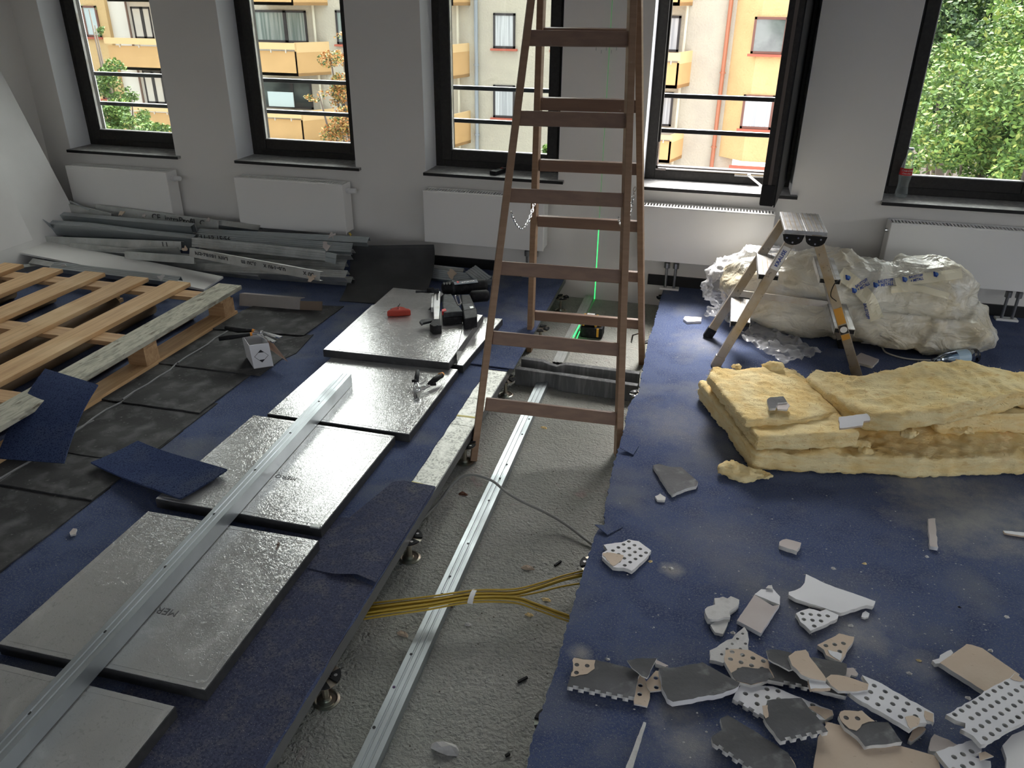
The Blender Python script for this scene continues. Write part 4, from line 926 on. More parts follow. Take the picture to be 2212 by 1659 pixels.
# blue carpet offcuts
def sheetquad(name, P, th, m, n=10, warp=None, **k):
    a, b, c, d = [V(p) for p in P]
    def fn(u, v):
        p = a.lerp(b, u).lerp(d.lerp(c, u), v)
        return p + (warp(u, v) if warp else V((0, 0, 0)))
    return MB().grid(fn, n, n).build(name, m, solid=th, **k)
sheetquad('carpet_offcut', [G(98, 797, .175), G(212, 832, .170), G(138, 1001, .024), G(-8, 990, .024)], .006, CARPET_C, warp=lambda u, v: V((0, 0, .022*math.sin(v*math.pi)+.010*math.sin(u*3)*v*(1-v)*4)), label='blue carpet offcut leaning on the pallet edge', cat='carpet offcut')
sheetquad('carpet_offcut', [G(298, 953, .034), G(491, 1015, .062), G(389, 1078, .058), G(196, 1000, .030)], .006, CARPET_C, warp=lambda u, v: V((0, 0, -.010*math.sin(u*math.pi)*(1-u)*1.5-.004*math.sin(v*math.pi))), label='curved blue carpet offcut overlapping the dark tiles', cat='carpet offcut')
# curled black sheet leaning on the metal heap
bt0, bt1 = W(749, 531, 4.20), W(937, 528, 4.28); f0, f1 = G(733, 650, .004), G(905, 662, .004)
def fn(u, v):
    a = f0.lerp(f1, u); t = bt0.lerp(bt1, u); e = 1-v
    return V((a.x+(t.x-a.x)*v, a.y+(t.y-a.y)*(1-(1-v)**1.6), .004+(t.z-.004)*v**1.8))
MB().grid(fn, 8, 18).build('rubber_sheet', BACKING_D, solid=.004, label='dark grey rubber sheet curling up against the metal heap', cat='rubber sheet')
# white boards at the left
def board(P, th, lab, m=PLW, name='white_board', g=None):
    return MB().prism([V(p) for p in P], V(th)).build(name, m, label=lab, cat='board', group=g, bevel=.001)
a, b = W(150, 436, 4.30), W(0, 150, 4.30)
dirv = (b-a).normalized()
bb = a-dirv*(a.z-.01)/dirv.z; tt = a+dirv*((XL+.016-a.x)/dirv.x)
board([bb, tt, tt+V((0, -1.9, 0)), bb+V((0, -1.9, 0))], (-.0125, 0, 0), 'tall white board leaning in the far left corner')
a, b = W(68, 519, 3.78), W(0, 379, 3.78); dirv = (b-a).normalized(); bb = a; tt = a+dirv*1.15
board([bb, tt, tt+V((-.0, -1.0, 0)), bb+V((-.0, -.9, -.0)), ], (.0125, 0, .002), 'nearer white board standing at the left photo edge')
q_ = [G(66, 514, .105), G(482, 597, .055), G(440, 625, .050)]; nq = (q_[1]-q_[0]).cross(q_[2]-q_[0]).normalized()
board(q_+[PL(33, 543, q_[0], nq)], (0, 0, -.012), 'white board lying flat behind the pallet')
board([G(-10, 552, .06), G(15, 545, .06), G(62, 578, .02), G(22, 580, .02)], (0, 0, -.010), 'short grey board at the left edge below the white boards', CARD)
# cardboard edge channel
cg = empty('cardboard_channel', 'grey folded cardboard channel lying behind the speckled slat', 'cardboard', None, (-2.15, 3.58, 0))
c0, c1, c2 = V((-2.42, 3.535, 0)), V((-2.07, 3.555, 0)), V((-1.95, 3.575, 0))
MB().hexa([c0, c1, c1+V((0, .006, 0)), c0+V((0, .006, 0)), c0+V((0, .02, .062)), c1+V((0, .02, .062)), c1+V((0, .026, .062)), c0+V((0, .026, .062))]).build('front_flap', CARD, cg)
MB().hexa([c0+V((0, .02, .060)), c1+V((0, .02, .060)), c1+V((0, .07, .048)), c0+V((0, .07, .048)), c0+V((0, .02, .063)), c1+V((0, .02, .063)), c1+V((0, .07, .051)), c0+V((0, .07, .051))]).build('top_flap', CARD, cg)
MB().hexa([c1+V((.002, 0, 0)), c2, c2+V((0, .005, 0)), c1+V((.002, .005, 0)), c1+V((.002, .012, .05)), c2+V((0, .012, .052)), c2+V((0, .017, .052)), c1+V((.002, .017, .05))]).build('end_flap', CARDB, cg)
# ------------------------------------------------------------ heap of metal studs by the wall
def facestud(p0, p1, w, h, lab, up=(0, -1, .25), m=GALV_D, z=None, ribs=2, bend=None, lips=0): 
    return stud(p0, p1, w, h, up=up, m=m, ribs=ribs, label=lab, group='heap of torn-out metal profiles by the wall', bend=bend, lips=lips)
def Wc(px, py, Y): return W(px, py, Y)
def ftext(r, txt, size, p0, p1, t, flip, up, dn=.0):
    d = (p1-p0).normalized(); U_ = V(up).normalized(); s_ = d.cross(U_).normalized(); u = s_.cross(d).normalized(); c = p0.lerp(p1, t)+u*.0008
    upv = V((0, 0, 1)); 
    text_on('print', txt, size, c, d*(-1 if flip else 1), upv*(-1 if flip else 1), INKG, r, lift=.0006, bold=.0008)
HUP = (0, -1, .25)
p0, p1 = Wc(206, 452, 4.33), Wc(472, 487, 4.33); r = facestud(p0, p1, .062, .03, 'back profile of the heap printed along its side', HUP, ribs=0); ftext(r, 'CE  intraProfil  C', .055, p0, p1, .68, False, HUP)
p0, p1 = Wc(141, 448, 4.28), Wc(240, 470, 4.26); facestud(p0, p1, .055, .03, 'short bent profile standing up at the heap top left', HUP, ribs=0)
p0, p1 = Wc(150, 434, 4.30), Wc(193, 453, 4.27); facestud(p0, p1, .010, .004, 'thin split metal strip sticking up at the far end of the heap', (0, -1, 1), m=GALV, ribs=0)
p0, p1 = Wc(97, 458, 4.20), Wc(416, 486, 4.16); facestud(p0, p1, .045, .06, 'upper angled profile with bright top edge in the heap', (0, -.2, 1), m=GALV, ribs=0)
p0, p1 = Wc(95, 477, 4.08), Wc(419, 511, 4.06); facestud(p0, p1, .05, .075, 'wide bright profile with crumpled left end in the heap', (0, -.25, 1), m=GALV, ribs=1, bend=[(.05, (0, 0, -.004)), (.3, (0, 0, .006)), (.7, (0, 0, -.003))])
def fn(u, v):
    a = W(46, 460, 4.02).lerp(W(108, 484, 4.04), u); return a+V((0, .05*v, -.075*(1-u*.6)*v+.02*math.sin(v*5+u*3)))
MB().grid(fn, 8, 6).build('crumpled_sheet', GALV, solid=.002, label='crumpled sheet metal end beside the nearer white board', cat='sheet metal', center=True)
p0, p1 = Wc(70, 518, 3.98), Wc(391, 531, 3.98); r = facestud(p0, p1, .050, .03, 'grey profile with two black T-shaped marks in the heap', HUP, ribs=0)
for q in (.945, .97): ftext(r, 'I', .05, p0, p1, q-.06, False, HUP)
p0, p1 = Wc(213, 538, 3.93), Wc(384, 534, 3.94); facestud(p0, p1, .010, .05, 'thin profile edge below the marked one', (0, -.3, 1), ribs=0)
p0, p1 = Wc(269, 551, 3.88), Wc(419, 562, 3.88); facestud(p0, p1, .045, .03, 'short profile left of the printed standard profile', HUP, ribs=0)
p0, p1 = Wc(427, 500, 4.20), Wc(795, 518, 4.20); facestud(p0, p1, .05, .03, 'shiny multi-ribbed profile on top of the right heap end', (0, -.55, 1), m=GALV, ribs=4)
p0, p1 = Wc(427, 513, 4.12), Wc(760, 535, 4.12); r = facestud(p0, p1, .06, .03, 'second shiny ribbed profile with printed digits in the heap', (0, -.8, .8), m=GALV, ribs=4); ftext(r, '11:12 15:56', .045, p0, p1, .12, False, (0, -.8, .8))
p0, p1 = Wc(414, 523, 4.02), Wc(703, 553, 4.00); facestud(p0, p1, .055, .03, 'ribbed grey profile with screw dots above the printed one', HUP, m=GALV_D, ribs=3)
p0, p1 = Wc(703, 555, 3.99), Wc(726, 560, 3.98); facestud(p0, p1, .055, .03, 'small bent bright end piece of a profile', HUP, m=GALV, ribs=1)
p0, p1 = Wc(409, 545, 3.86), Wc(691, 597, 3.70); r = facestud(p0, p1, .050, .03, 'profile printed upside down with a standard number', HUP, ribs=0)
for t_, s_ in ((.18, 'DIN 18182-EN'), (.475, '3,50 m'), (.67, '0,6-140 x'), (.92, '50 x')): ftext(r, s_, .040, p0, p1, t_, True, HUP)
rnd = random.Random(21)
low = [((411, 578), (748, 592), 3.95, .05), ((380, 566), (745, 575), 4.05, .05), ((250, 560), (560, 590), 3.95, .045), ((430, 556), (750, 560), 4.12, .05), ((520, 585), (760, 604), 3.95, .04), ((200, 500), (430, 520), 4.18, .05), ((90, 495), (330, 505), 4.12, .05), ((430, 535), (760, 545), 4.18, .05), ((150, 530), (420, 556), 3.95, .04), ((470, 480), (560, 492), 4.35, .04)]
lows = ['dark dusty profile at the front bottom of the heap', 'dark profile second from the bottom of the heap', 'dusty profile behind the white board end', 'shaded profile under the ribbed ones', 'short shaded profile near the rubber sheet', 'profile wedged behind the crumpled one', 'profile under the crumpled one at the left', 'long shaded profile between the ribbed ones', 'profile just behind the flat white board', 'short profile end near the second radiator']
for (a_, b_, Y, w_), lb_ in zip(low, lows): 
    q0, q1 = W(*a_, Y), W(*b_, Y+rnd.uniform(-.05, .03)); q0.z = max(q0.z, .04); q1.z = max(q1.z, .04)
    facestud(q0, q1, w_, .04, lb_, (0, -.8, 1), m=GALV_D, ribs=rnd.choice((0, 2, 3)))
p0, p1 = G(112, 572, .10), G(385, 604, .10); facestud(p0, p1, .055, .03, 'ribbed profile between the pallet and the flat white board', (0, -.4, 1), m=GALV, ribs=3)
p0, p1 = G(6, 580, .06), G(105, 568, .09); facestud(p0, p1, .03, .035, 'twisted profile end left behind the pallet', (0, -.4, 1), m=GALV_D, ribs=0)
p0, p1 = G(66, 563, .10), G(215, 588, .09); facestud(p0, p1, .04, .02, 'narrow profile tucked under the flat white board', (0, -.5, 1), m=GALV_D, ribs=0)
# heap continued right of the rubber sheet
p0, p1 = W(925, 590, 4.20), W(1062, 606, 4.18); facestud(p0, p1, .06, .03, 'profile ends showing right of the rubber sheet', (0, -.8, .8), m=GALV, ribs=4)
p0, p1 = W(925, 577, 4.28), W(1000, 586, 4.26); facestud(p0, p1, .04, .03, 'short dull profile under the bent ribbed end', (0, -.8, .8), m=GALV_D, ribs=2)
p0, p1 = W(1016, 580, 4.24), W(1050, 606, 4.10); facestud(p0, p1, .075, .02, 'bent ribbed profile end rising behind the nail gun', (.35, -.8, .6), m=GALV, ribs=4)
# torn plaster scraps hanging on the profiles
def scrap(px, py, Y, s, lab, m=PAPERT, z=None, name='plaster_scrap'):
    p = W(px, py, Y) if z is None else G(px, py, z); P = []; k = 11
    for i in range(k): a = 2*math.pi*i/k; q = s*(.25+random.random()*.95)*(1 if i % 2 else .75); P.append(p+V((math.cos(a)*q, math.sin(a)*q*.5, math.sin(a)*q*.8 if z is None else random.random()*.002)))
    return MB().prism(P, (0.001, -.006, .003) if z is None else (0, 0, .004+s*.25)).build(name, m, label=lab, cat='plaster scrap')
scrap(262, 462, 4.25, .035, 'beige torn scrap on top of the heap left of the print', KRAFT); scrap(312, 466, 4.24, .018, 'narrow grey paper shred near the heap print'); scrap(450, 476, 4.25, .020, 'pointed paper shred left of the second radiator')
scrap(400, 538, 3.95, .022, 'torn scrap where three profiles cross', KRAFT); scrap(703, 530, 4.05, .04, 'large torn scrap on the ribbed profiles'); scrap(718, 508, 4.18, .03, 'scrap above the ribbed profiles'); scrap(645, 588, 3.745, .03, 'torn scrap on the upside-down print', KRAFT); scrap(675, 600, 3.70, .03, 'crumpled scrap at the end of the printed profile', KRAFT); scrap(348, 600, 3.50, .028, 'white scrap standing on the ribbed profile behind the pallet', GYP); scrap(138, 574, 3.6, .02, 'rounded white scrap behind the first pallet slat', GYP); scrap(97, 570, 3.65, .02, 'small pale scrap at the far pallet corner', GYP)
scrap(973, 590, 4.2, .05, 'brown torn paper scrap behind the nail gun', KRAFT)
scrap(757, 507, 4.2, .016, 'small yellow wool tuft on the ribbed profile', mat('yellow_bit', (.75, .55, .12), .8))
# ------------------------------------------------------------ white box with snips on the dark tile
bx_ = empty('cardboard_box', 'small open white cardboard box with black diamond mark', 'box', None, (-1.93, 2.93, .011))
q0, q1, q2 = G(549, 797, .011), G(591, 791, .011), G(527, 762, .011)
e1 = q1-q0; e2 = q2-q0; e2 = e2.normalized()*.15; hh = .115
tq = V((-.006, -.004, 0))
def wall4(a, b, nm):
    t_ = (b-a).cross(V((0, 0, 1))).normalized()*.0025
    return MB().hexa([a, b, b+t_, a+t_, a+V((0, 0, hh))+tq, b+V((0, 0, hh))+tq, b+t_+V((0, 0, hh))+tq, a+t_+V((0, 0, hh))+tq]).build(nm, GYPW, bx_)
A_, B_, C_, D_ = q0, q0+e1, q0+e1+e2, q0+e2
for a, b in ((B_, A_), (C_, B_), (D_, C_), (A_, D_)): wall4(a, b, 'side_wall')
MB().prism([A_, B_, C_, D_], (0, 0, .002)).build('bottom', CARD, bx_)
MB().hexa([B_+V((0, .02, hh-.01)), C_+V((0, -.02, hh-.01)), C_+V((.05, -.03, .04)), B_+V((.075, .0, .03)), B_+V((0, .02, hh-.008)), C_+V((0, -.02, hh-.008)), C_+V((.05, -.03, .042)), B_+V((.075, .0, .032))]).build('lid_flap', mat('peach_card', (.62, .42, .30), .8), bx_)
n_ = e1.cross(V((0, 0, 1))).normalized(); cc = (A_+B_)/2+V((0, 0, hh*.5))+tq*.5+n_*.0008; ex = e1.normalized(); dg = .030
dia = [cc-ex*dg, cc-V((0, 0, dg)), cc+ex*dg, cc+V((0, 0, dg))]
for i in range(4): MB().beam(dia[i], dia[(i+1) % 4], .0012, .0012, up=n_).build('diamond_line', INK, bx_)
for s_ in (-1, 1): t_ = cc+V((0, 0, dg*s_)); MB().prism([t_, t_-V((0, 0, .013*s_))+ex*.013, t_-V((0, 0, .012*s_))-ex*.013], n_*.0008).build('diamond_tip', INK, bx_)
sn = empty('tin_snips', 'tin snips with black handles lying on the small white box', 'tin snips', None, (-1.98, 2.9, .13))
zt = .128
h1 = [G(488, 708, zt+.012), G(515, 713, zt+.012), G(545, 714, zt+.010), G(562, 719, zt+.008)]; h2 = [G(473, 732, zt), G(500, 728, zt+.004), G(540, 722, zt+.006), G(560, 720, zt+.006)]
MB().tube(h1[:3], [.011, .013, .009], 10).build('handle', PLB, sn, smooth=True); MB().tube(h2[:3], [.010, .012, .009], 10).build('handle', PLB, sn, smooth=True)
for h in (h1, h2): MB().tube([h[2], h[2].lerp(h[3], .25)], .0085, 10).build('orange_band', ORANGE, sn); MB().tube([h[2].lerp(h[3], .25), h[3]], .006, 8).build('shank', CHROME, sn)
for (a_, b_) in (((566, 716), (606, 728)), ((572, 726), (592, 738))):
    a = G(*a_, zt+.012); b = G(*b_, zt+.012); s_ = (b-a).cross(V((0, 0, 1))).normalized()*.009
    plate('jaw', [a-s_*.6, b-s_*1.3, b+s_*.9, a+s_*.6], .006, CHROME, sn, holes=((b-a), .02, .006), edge=0, step=1)
p = G(566, 720, zt+.012); MB().cyl(p, p+V((0, 0, .012)), .007, n=10).build('pivot_bolt', CHROME, sn)
a, b = G(556, 722, zt+.01), G(585, 737, zt+.006); MB().beam(a, b, .008, .003).build('lock_lever', CHROME, sn)
# ------------------------------------------------------------ nail gun on the far panel stack
ng = empty('nail_gun', 'black cordless nail gun with steel magazine lying on the far panels', 'nail gun', None, (-1.15, 3.45, .077))
def outl(name, px, z1, th, m, bev=.004, parent=ng, z0=None, **k): return MB().prism([G(x, y, z1 if not isinstance(z1, list) else z1[i]) for i, (x, y) in enumerate(px)], (0, 0, -th)).build(name, m, parent, bevel=bev, **k)
ZG = .077
h0, h1 = G(956, 623, ZG+.046), G(1052, 617, ZG+.046); hd_ = (h1-h0).normalized()
MB().tube([h0-hd_*.004, h0, h0+hd_*.035, h0+hd_*.06, h1-hd_*.02, h1-hd_*.004, h1], [.020, .028, .036, .039, .040, .036, .026], 18).build('housing', PLB, ng, smooth=True)
MB().tube([h0+hd_*.050, h0+hd_*.062], [.0405, .0405], 18).build('housing_ring', PLG, ng)
g0_, g1_ = G(1016, 641, ZG+.034), G(1056, 638, ZG+.034)
MB().tube([g0_, g0_.lerp(g1_, .1), g0_.lerp(g1_, .9), g1_], [.022, .031, .031, .022], 16).build('gas_cylinder_cover', PLB, ng, smooth=True)
outl('label_plate', [(980, 609), (1030, 603.5), (1033, 610), (982, 615)], ZG+.0865, .002, mat('label_blue_dark', (.03, .05, .09), .35), .0005)
a, b = G(991, 611, ZG+.088), G(1027, 606.5, ZG+.088); text_on('brand_print', 'WÜRTH', .020, (a+b)/2+V((.004, 0, 0)), b-a, V((0, 0, 1)).cross(b-a), WHITEL, ng, bold=.0006)
MB().prism([G(986, 608, ZG+.0875), G(989, 607.5, ZG+.0875), G(992, 609, ZG+.0875), G(989, 612, ZG+.0875)], (0, 0, .0008)).build('red_mark', REDL, ng)
for k in range(3): outl('vent', [(957+k*6, 611), (960+k*6, 609), (962+k*6, 613), (959+k*6, 615)], ZG+.0865, .002, BLACK, 0)
m = MB(); m.tube([G(948, 628, ZG+.055), G(925, 630, ZG+.05), G(912, 630, ZG+.05), G(898, 630, ZG+.05)], [.012, .009, .006, .007], 10); m.build('nose', PLG, ng)
m = MB(); m.tube([G(935, 626, ZG+.07), G(925, 627, ZG+.062)], .014, 8); m.build('nose_bracket', PLB, ng)
outl('grip', [(957, 636), (975, 634), (985, 650), (995, 665), (1000, 672), (975, 674), (958, 676), (955, 655)], ZG+.060, .045, PLG, .006)
outl('grip_base', [(955, 672), (998, 672), (998, 686), (957, 689)], ZG+.035, .034, PLB, .004)
outl('handle_rear', [(995, 636), (1015, 636), (1024, 655), (1028, 668), (1000, 672), (997, 655)], ZG+.055, .045, PLB, .006)
outl('battery', [(998, 658), (1020, 655), (1030, 668), (1031, 684), (1003, 689), (1000, 672)], ZG+.058, .057, PLB, .005)
outl('battery_top', [(999, 657), (1019, 655), (1027, 666), (1003, 670)], ZG+.0595, .003, PLG, .001)
outl('battery_button', [(1014, 662), (1022, 661), (1023, 665), (1016, 666)], ZG+.061, .003, GALV_D, .0005)
outl('red_catch', [(954, 668), (962, 666), (965, 671), (955, 673)], ZG+.062, .02, REDL, .001)
MB().tube([G(983, 639, ZG+.062), G(992, 638, ZG+.062), G(996, 655, ZG+.062), G(990, 660, ZG+.06), G(986, 650, ZG+.062), G(983, 639, ZG+.062)], .004, 6).build('belt_hook', CHROME, ng)
outl('magazine_rail', [(938, 630), (951, 629), (950, 660), (948, 689), (937, 689), (936, 660)], ZG+.045, .030, ALU, .002)
outl('magazine_groove', [(942, 632), (947, 632), (946, 648), (943, 648)], ZG+.046, .002, BLACK, 0)
outl('magazine_side', [(932, 636), (937, 636), (936, 664), (931, 664)], ZG+.040, .026, ALU, .001)
outl('magazine_end', [(935, 689), (951, 688), (954, 703), (936, 705), (928, 700)], ZG+.042, .040, PLB, .003)
outl('pusher_arm', [(906, 694), (910, 690), (934, 687), (935, 692), (914, 697), (911, 700)], ZG+.035, .012, PLG, .002)
p = G(944, 702, ZG+.044); MB().cyl(p, p+V((.012, -.002, 0)), .003, n=8).build('end_screw', CHROME, ng)
# ------------------------------------------------------------ red chalk-line reel
cr_ = empty('chalk_line_reel', 'red plastic chalk-line reel lying on the far panel stack', 'chalk line', None, (-1.40, 3.45, .077))
ZC_ = .077
def reelpt(x, y, z): return G(820+x/22.12, 630+y/22.12, z)
top = [(330, 930), (560, 780), (800, 700), (980, 690), (1150, 720), (1290, 790), (1440, 800), (1500, 880), (1330, 890), (1150, 900), (850, 925), (560, 920)]
MB().prism([reelpt(x, y, ZC_+.032) for x, y in top], (0, 0, -.031)).build('body', REDP, cr_, bevel=.006)
p = reelpt(900, 790, ZC_+.032); MB().cyl(p, p+V((0, 0, .010)), .006, n=10).build('crank_hub', CHROME, cr_); MB().tube([p+V((0, 0, .010)), p+V((.004, .004, .016)), p+V((.006, .008, .022))], .0016, 6).build('crank', PLB, cr_)
p = reelpt(540, 830, ZC_+.0322); MB().cyl(p, p+V((0, 0, .001)), .004, n=10).build('eyelet', BLACK, cr_)
cable('chalk_hook', 'thin string hook at the left tip of the red reel', [reelpt(300, 970, ZC_+.012), reelpt(200, 960, ZC_+.006), reelpt(90, 1010, ZC_+.004), reelpt(60, 1050, ZC_+.003), reelpt(150, 1040, ZC_+.003)], .0012, GALV_D, cat='hook')
# ------------------------------------------------------------ pliers on the second far panel
pp = empty('multigrip_pliers', 'pliers with black and orange handles on a lifted floor panel', 'pliers', None, (-1.05, 2.75, .0405))
def pz(x, y, z): return G(860+x/7.373, 760+y/7.373, z)
Zp = .0405
MB().tube([pz(310, 300, Zp+.05), pz(300, 400, Zp+.035), pz(290, 500, Zp+.022)], [.008, .011, .009], 10).build('handle', PLG, pp, smooth=True)
MB().tube([pz(220, 465, Zp+.03), pz(270, 460, Zp+.03), pz(290, 520, Zp+.02)], [.006, .008, .008], 8).build('finger_guard', PLB, pp, smooth=True)
MB().tube([pz(700, 370, Zp+.034), pz(590, 440, Zp+.03), pz(490, 520, Zp+.024)], [.011, .013, .009], 10).build('handle', PLB, pp, smooth=True)
MB().tube([pz(715, 350, Zp+.036), pz(665, 385, Zp+.033)], [.009, .0125], 10).build('orange_grip_end', ORANGE, pp, smooth=True)
MB().tube([pz(600, 510, Zp+.02), pz(480, 520, Zp+.022)], [.008, .007], 8).build('finger_guard', PLB, pp)
MB().beam(pz(490, 530, Zp+.022), pz(280, 640, Zp+.018), .018, .010).build('lower_lever', CHROME, pp, bevel=.002)
MB().beam(pz(290, 500, Zp+.024), pz(320, 630, Zp+.02), .014, .010).build('upper_lever', CHROME, pp, bevel=.002)
for (x, y) in ((285, 545), (345, 565), (430, 548), (305, 620)): p = pz(x, y, Zp+.026); MB().cyl(p, p+V((0, 0, .005)), .005, n=10).build('rivet', GALV_D, pp)
plate('cutting_jaw', [pz(250, 640, Zp+.02), pz(290, 660, Zp+.02), pz(290, 740, Zp+.012), pz(265, 770, Zp+.008), pz(243, 700, Zp+.014)], .009, CHROME, pp, edge=0, step=1)
plate('cutting_jaw', [pz(300, 650, Zp+.02), pz(360, 640, Zp+.02), pz(350, 720, Zp+.012), pz(325, 755, Zp+.008), pz(305, 720, Zp+.014)], .009, CHROME, pp, edge=0, step=1)
# ------------------------------------------------------------ laser level in the trench
p = G(1272, 726, ZS); lz = empty('laser_level', 'yellow and black laser level standing on the trench floor', 'laser level', None, p)
def lb(x0, x1, y0, y1, z0, z1, nm, m, bev=.004): return MB().box(p.x+x0, p.x+x1, p.y+y0, p.y+y1, ZS+z0, ZS+z1).build(nm, m, lz, bevel=bev)
lb(-.045, .075, -.03, .06, 0, .062, 'battery_base', PLB, .008); lb(-.028, .030, -.012, .05, .062, .112, 'head', PLB, .006); lb(-.020, .022, -.006, .040, .112, .118, 'top_cap', ZIP, .002)
lb(-.038, -.026, -.014, .05, .055, .110, 'side_frame', YELP, .003); lb(.028, .040, -.014, .05, .055, .110, 'side_frame', YELP, .003); lb(.050, .066, .0, .03, .062, .098, 'rear_knob', YELP, .004); lb(.044, .056, -.034, -.028, .012, .06, 'yellow_clip', YELP, .001); lb(-.030, .012, -.0135, -.011, .072, .100, 'lens_window', mat('lens_green', (.02, .18, .05), .1), .001)
LG = bpy.data.materials.new('laser_green'); LG.use_nodes = True; LG.node_tree.nodes['Principled BSDF'].inputs['Emission Color'].default_value = (.02, 1, .12, 1); LG.node_tree.nodes['Principled BSDF'].inputs['Emission Strength'].default_value = 1.2; LG.node_tree.nodes['Principled BSDF'].inputs['Base Color'].default_value = (0, .3, .05, 1)
LG2 = LG.copy(); LG2.node_tree.nodes['Principled BSDF'].inputs['Emission Strength'].default_value = .10
lx = W(1287, 600, 4.52).x
ll = empty('laser_line', 'thin green laser line running up the wall pier', 'laser line', None, (lx, WY, 0))  # projected laser light built as thin glowing strips
MB().box(lx-.0016, lx+.0016, WY-.0008, WY-.0002, ZS, .33).build('bright_line', LG, ll); MB().box(lx-.0008, lx+.0008, WY-.0008, WY-.0002, .33, 2.6).build('faint_line', LG2, ll)
MB().box(lx-.0015, lx+.0015, p.y+.1, WY-.001, ZS+.0002, ZS+.0012).build('floor_line', LG2, ll)
g0, g1 = G(1238, 728, ZS+.034), G(1252, 702, ZS+.034); MB().beam(g0, g1, .006, .001).build('channel_line', LG, ll); MB().beam(G(1246, 731, ZS+.034), G(1252, 716, ZS+.034), .004, .001).build('channel_line', LG, ll)
# ------------------------------------------------------------ things on the sills
b0 = W(1945, 424, 4.60); b0 = G(1945, 425, ZB)
bt = empty('glass_bottle', 'clear empty glass cola bottle with red label on the right window sill', 'bottle', None, b0)
prof = [(0, .002), (.026, 0), (.030, .006), (.031, .025), (.027, .055), (.0265, .075), (.031, .105), (.032, .125), (.030, .150), (.024, .180), (.016, .212), (.0125, .235), (.0125, .245)]
MB().lathe(b0, prof, 28).build('glass_body', BOTTLE, bt, smooth=True)
MB().lathe(b0+V((0, 0, .245)), [(.0125, 0), (.0145, .001), (.0145, .010), (.013, .011)], 24).build('neck_ring', CHROME, bt)
lab = MB(); k0 = 0
def fn(u, v): a = math.radians(-200+u*220); z = .118+.036*v; r_ = .0328-.0012*v; return b0+V((math.cos(a)*r_, math.sin(a)*r_, z))
lab.grid(fn, 24, 2).build('red_label', mat('cola_red', (.50, .02, .02), .35), bt)
for (tx, sz, zz) in (('Coca-Cola', .0135, .143), ('Coca-Cola', .010, .128)):
    me = textmesh(tx, sz, .0002, .35, .0003)
    for v in me.vertices:
        a = -math.pi/2+.05+v.co.x/.033-.12; v.co = V((math.cos(a)*.0334, math.sin(a)*.0334, zz+v.co.y))
    me.materials.clear(); me.materials.append(WHITEL); link_mesh('label_script', me, bt)
r0, r1 = G(1062, 380, ZB), G(1094, 369, ZB)
rm = empty('laser_meter', 'small black handheld meter lying on the middle window sill', 'measuring device', None, (r0+r1)/2)
m = MB().beam(r0+V((0, .02, .012)), r1+V((.012, .02, .012)), .045, .024).build('body', PLB, rm, bevel=.004)
c = (r0+r1)/2+V((.004, .02, .0248)); d = (r1-r0).normalized(); MB().beam(c-d*.03, c-d*.005, .03, .001).build('display', mat('lcd', (.20, .22, .22), .2), rm); MB().beam(c+d*.008, c+d*.018, .012, .002).build('red_key', REDL, rm)
for q in (.026, .036): MB().beam(c+d*q, c+d*(q+.006), .026, .0015).build('key_row', GALV_D, rm)
# ------------------------------------------------------------ plastic bottle behind the wool
q0, q1 = G(2040, 776, .035), G(2105, 768, .035); d = (q1-q0).normalized()
pb_ = empty('plastic_bottle', 'clear plastic water bottle lying between film heap and wool', 'bottle', None, (q0+q1)/2)
MB().tube([q0-d*.06, q0-d*.04, q0, q0+d*.03, q1, q1+d*.008], [.012, .014, .032, .036, .036, .028], 20).build('bottle_body', glassmat('pet', (.88, .93, .97), .08), pb_, smooth=True)
MB().tube([q0+d*.05, q0+d*.12], .0366, 20, cap=False).build('blue_label', mat('label_blue', (.45, .62, .75), .4), pb_)
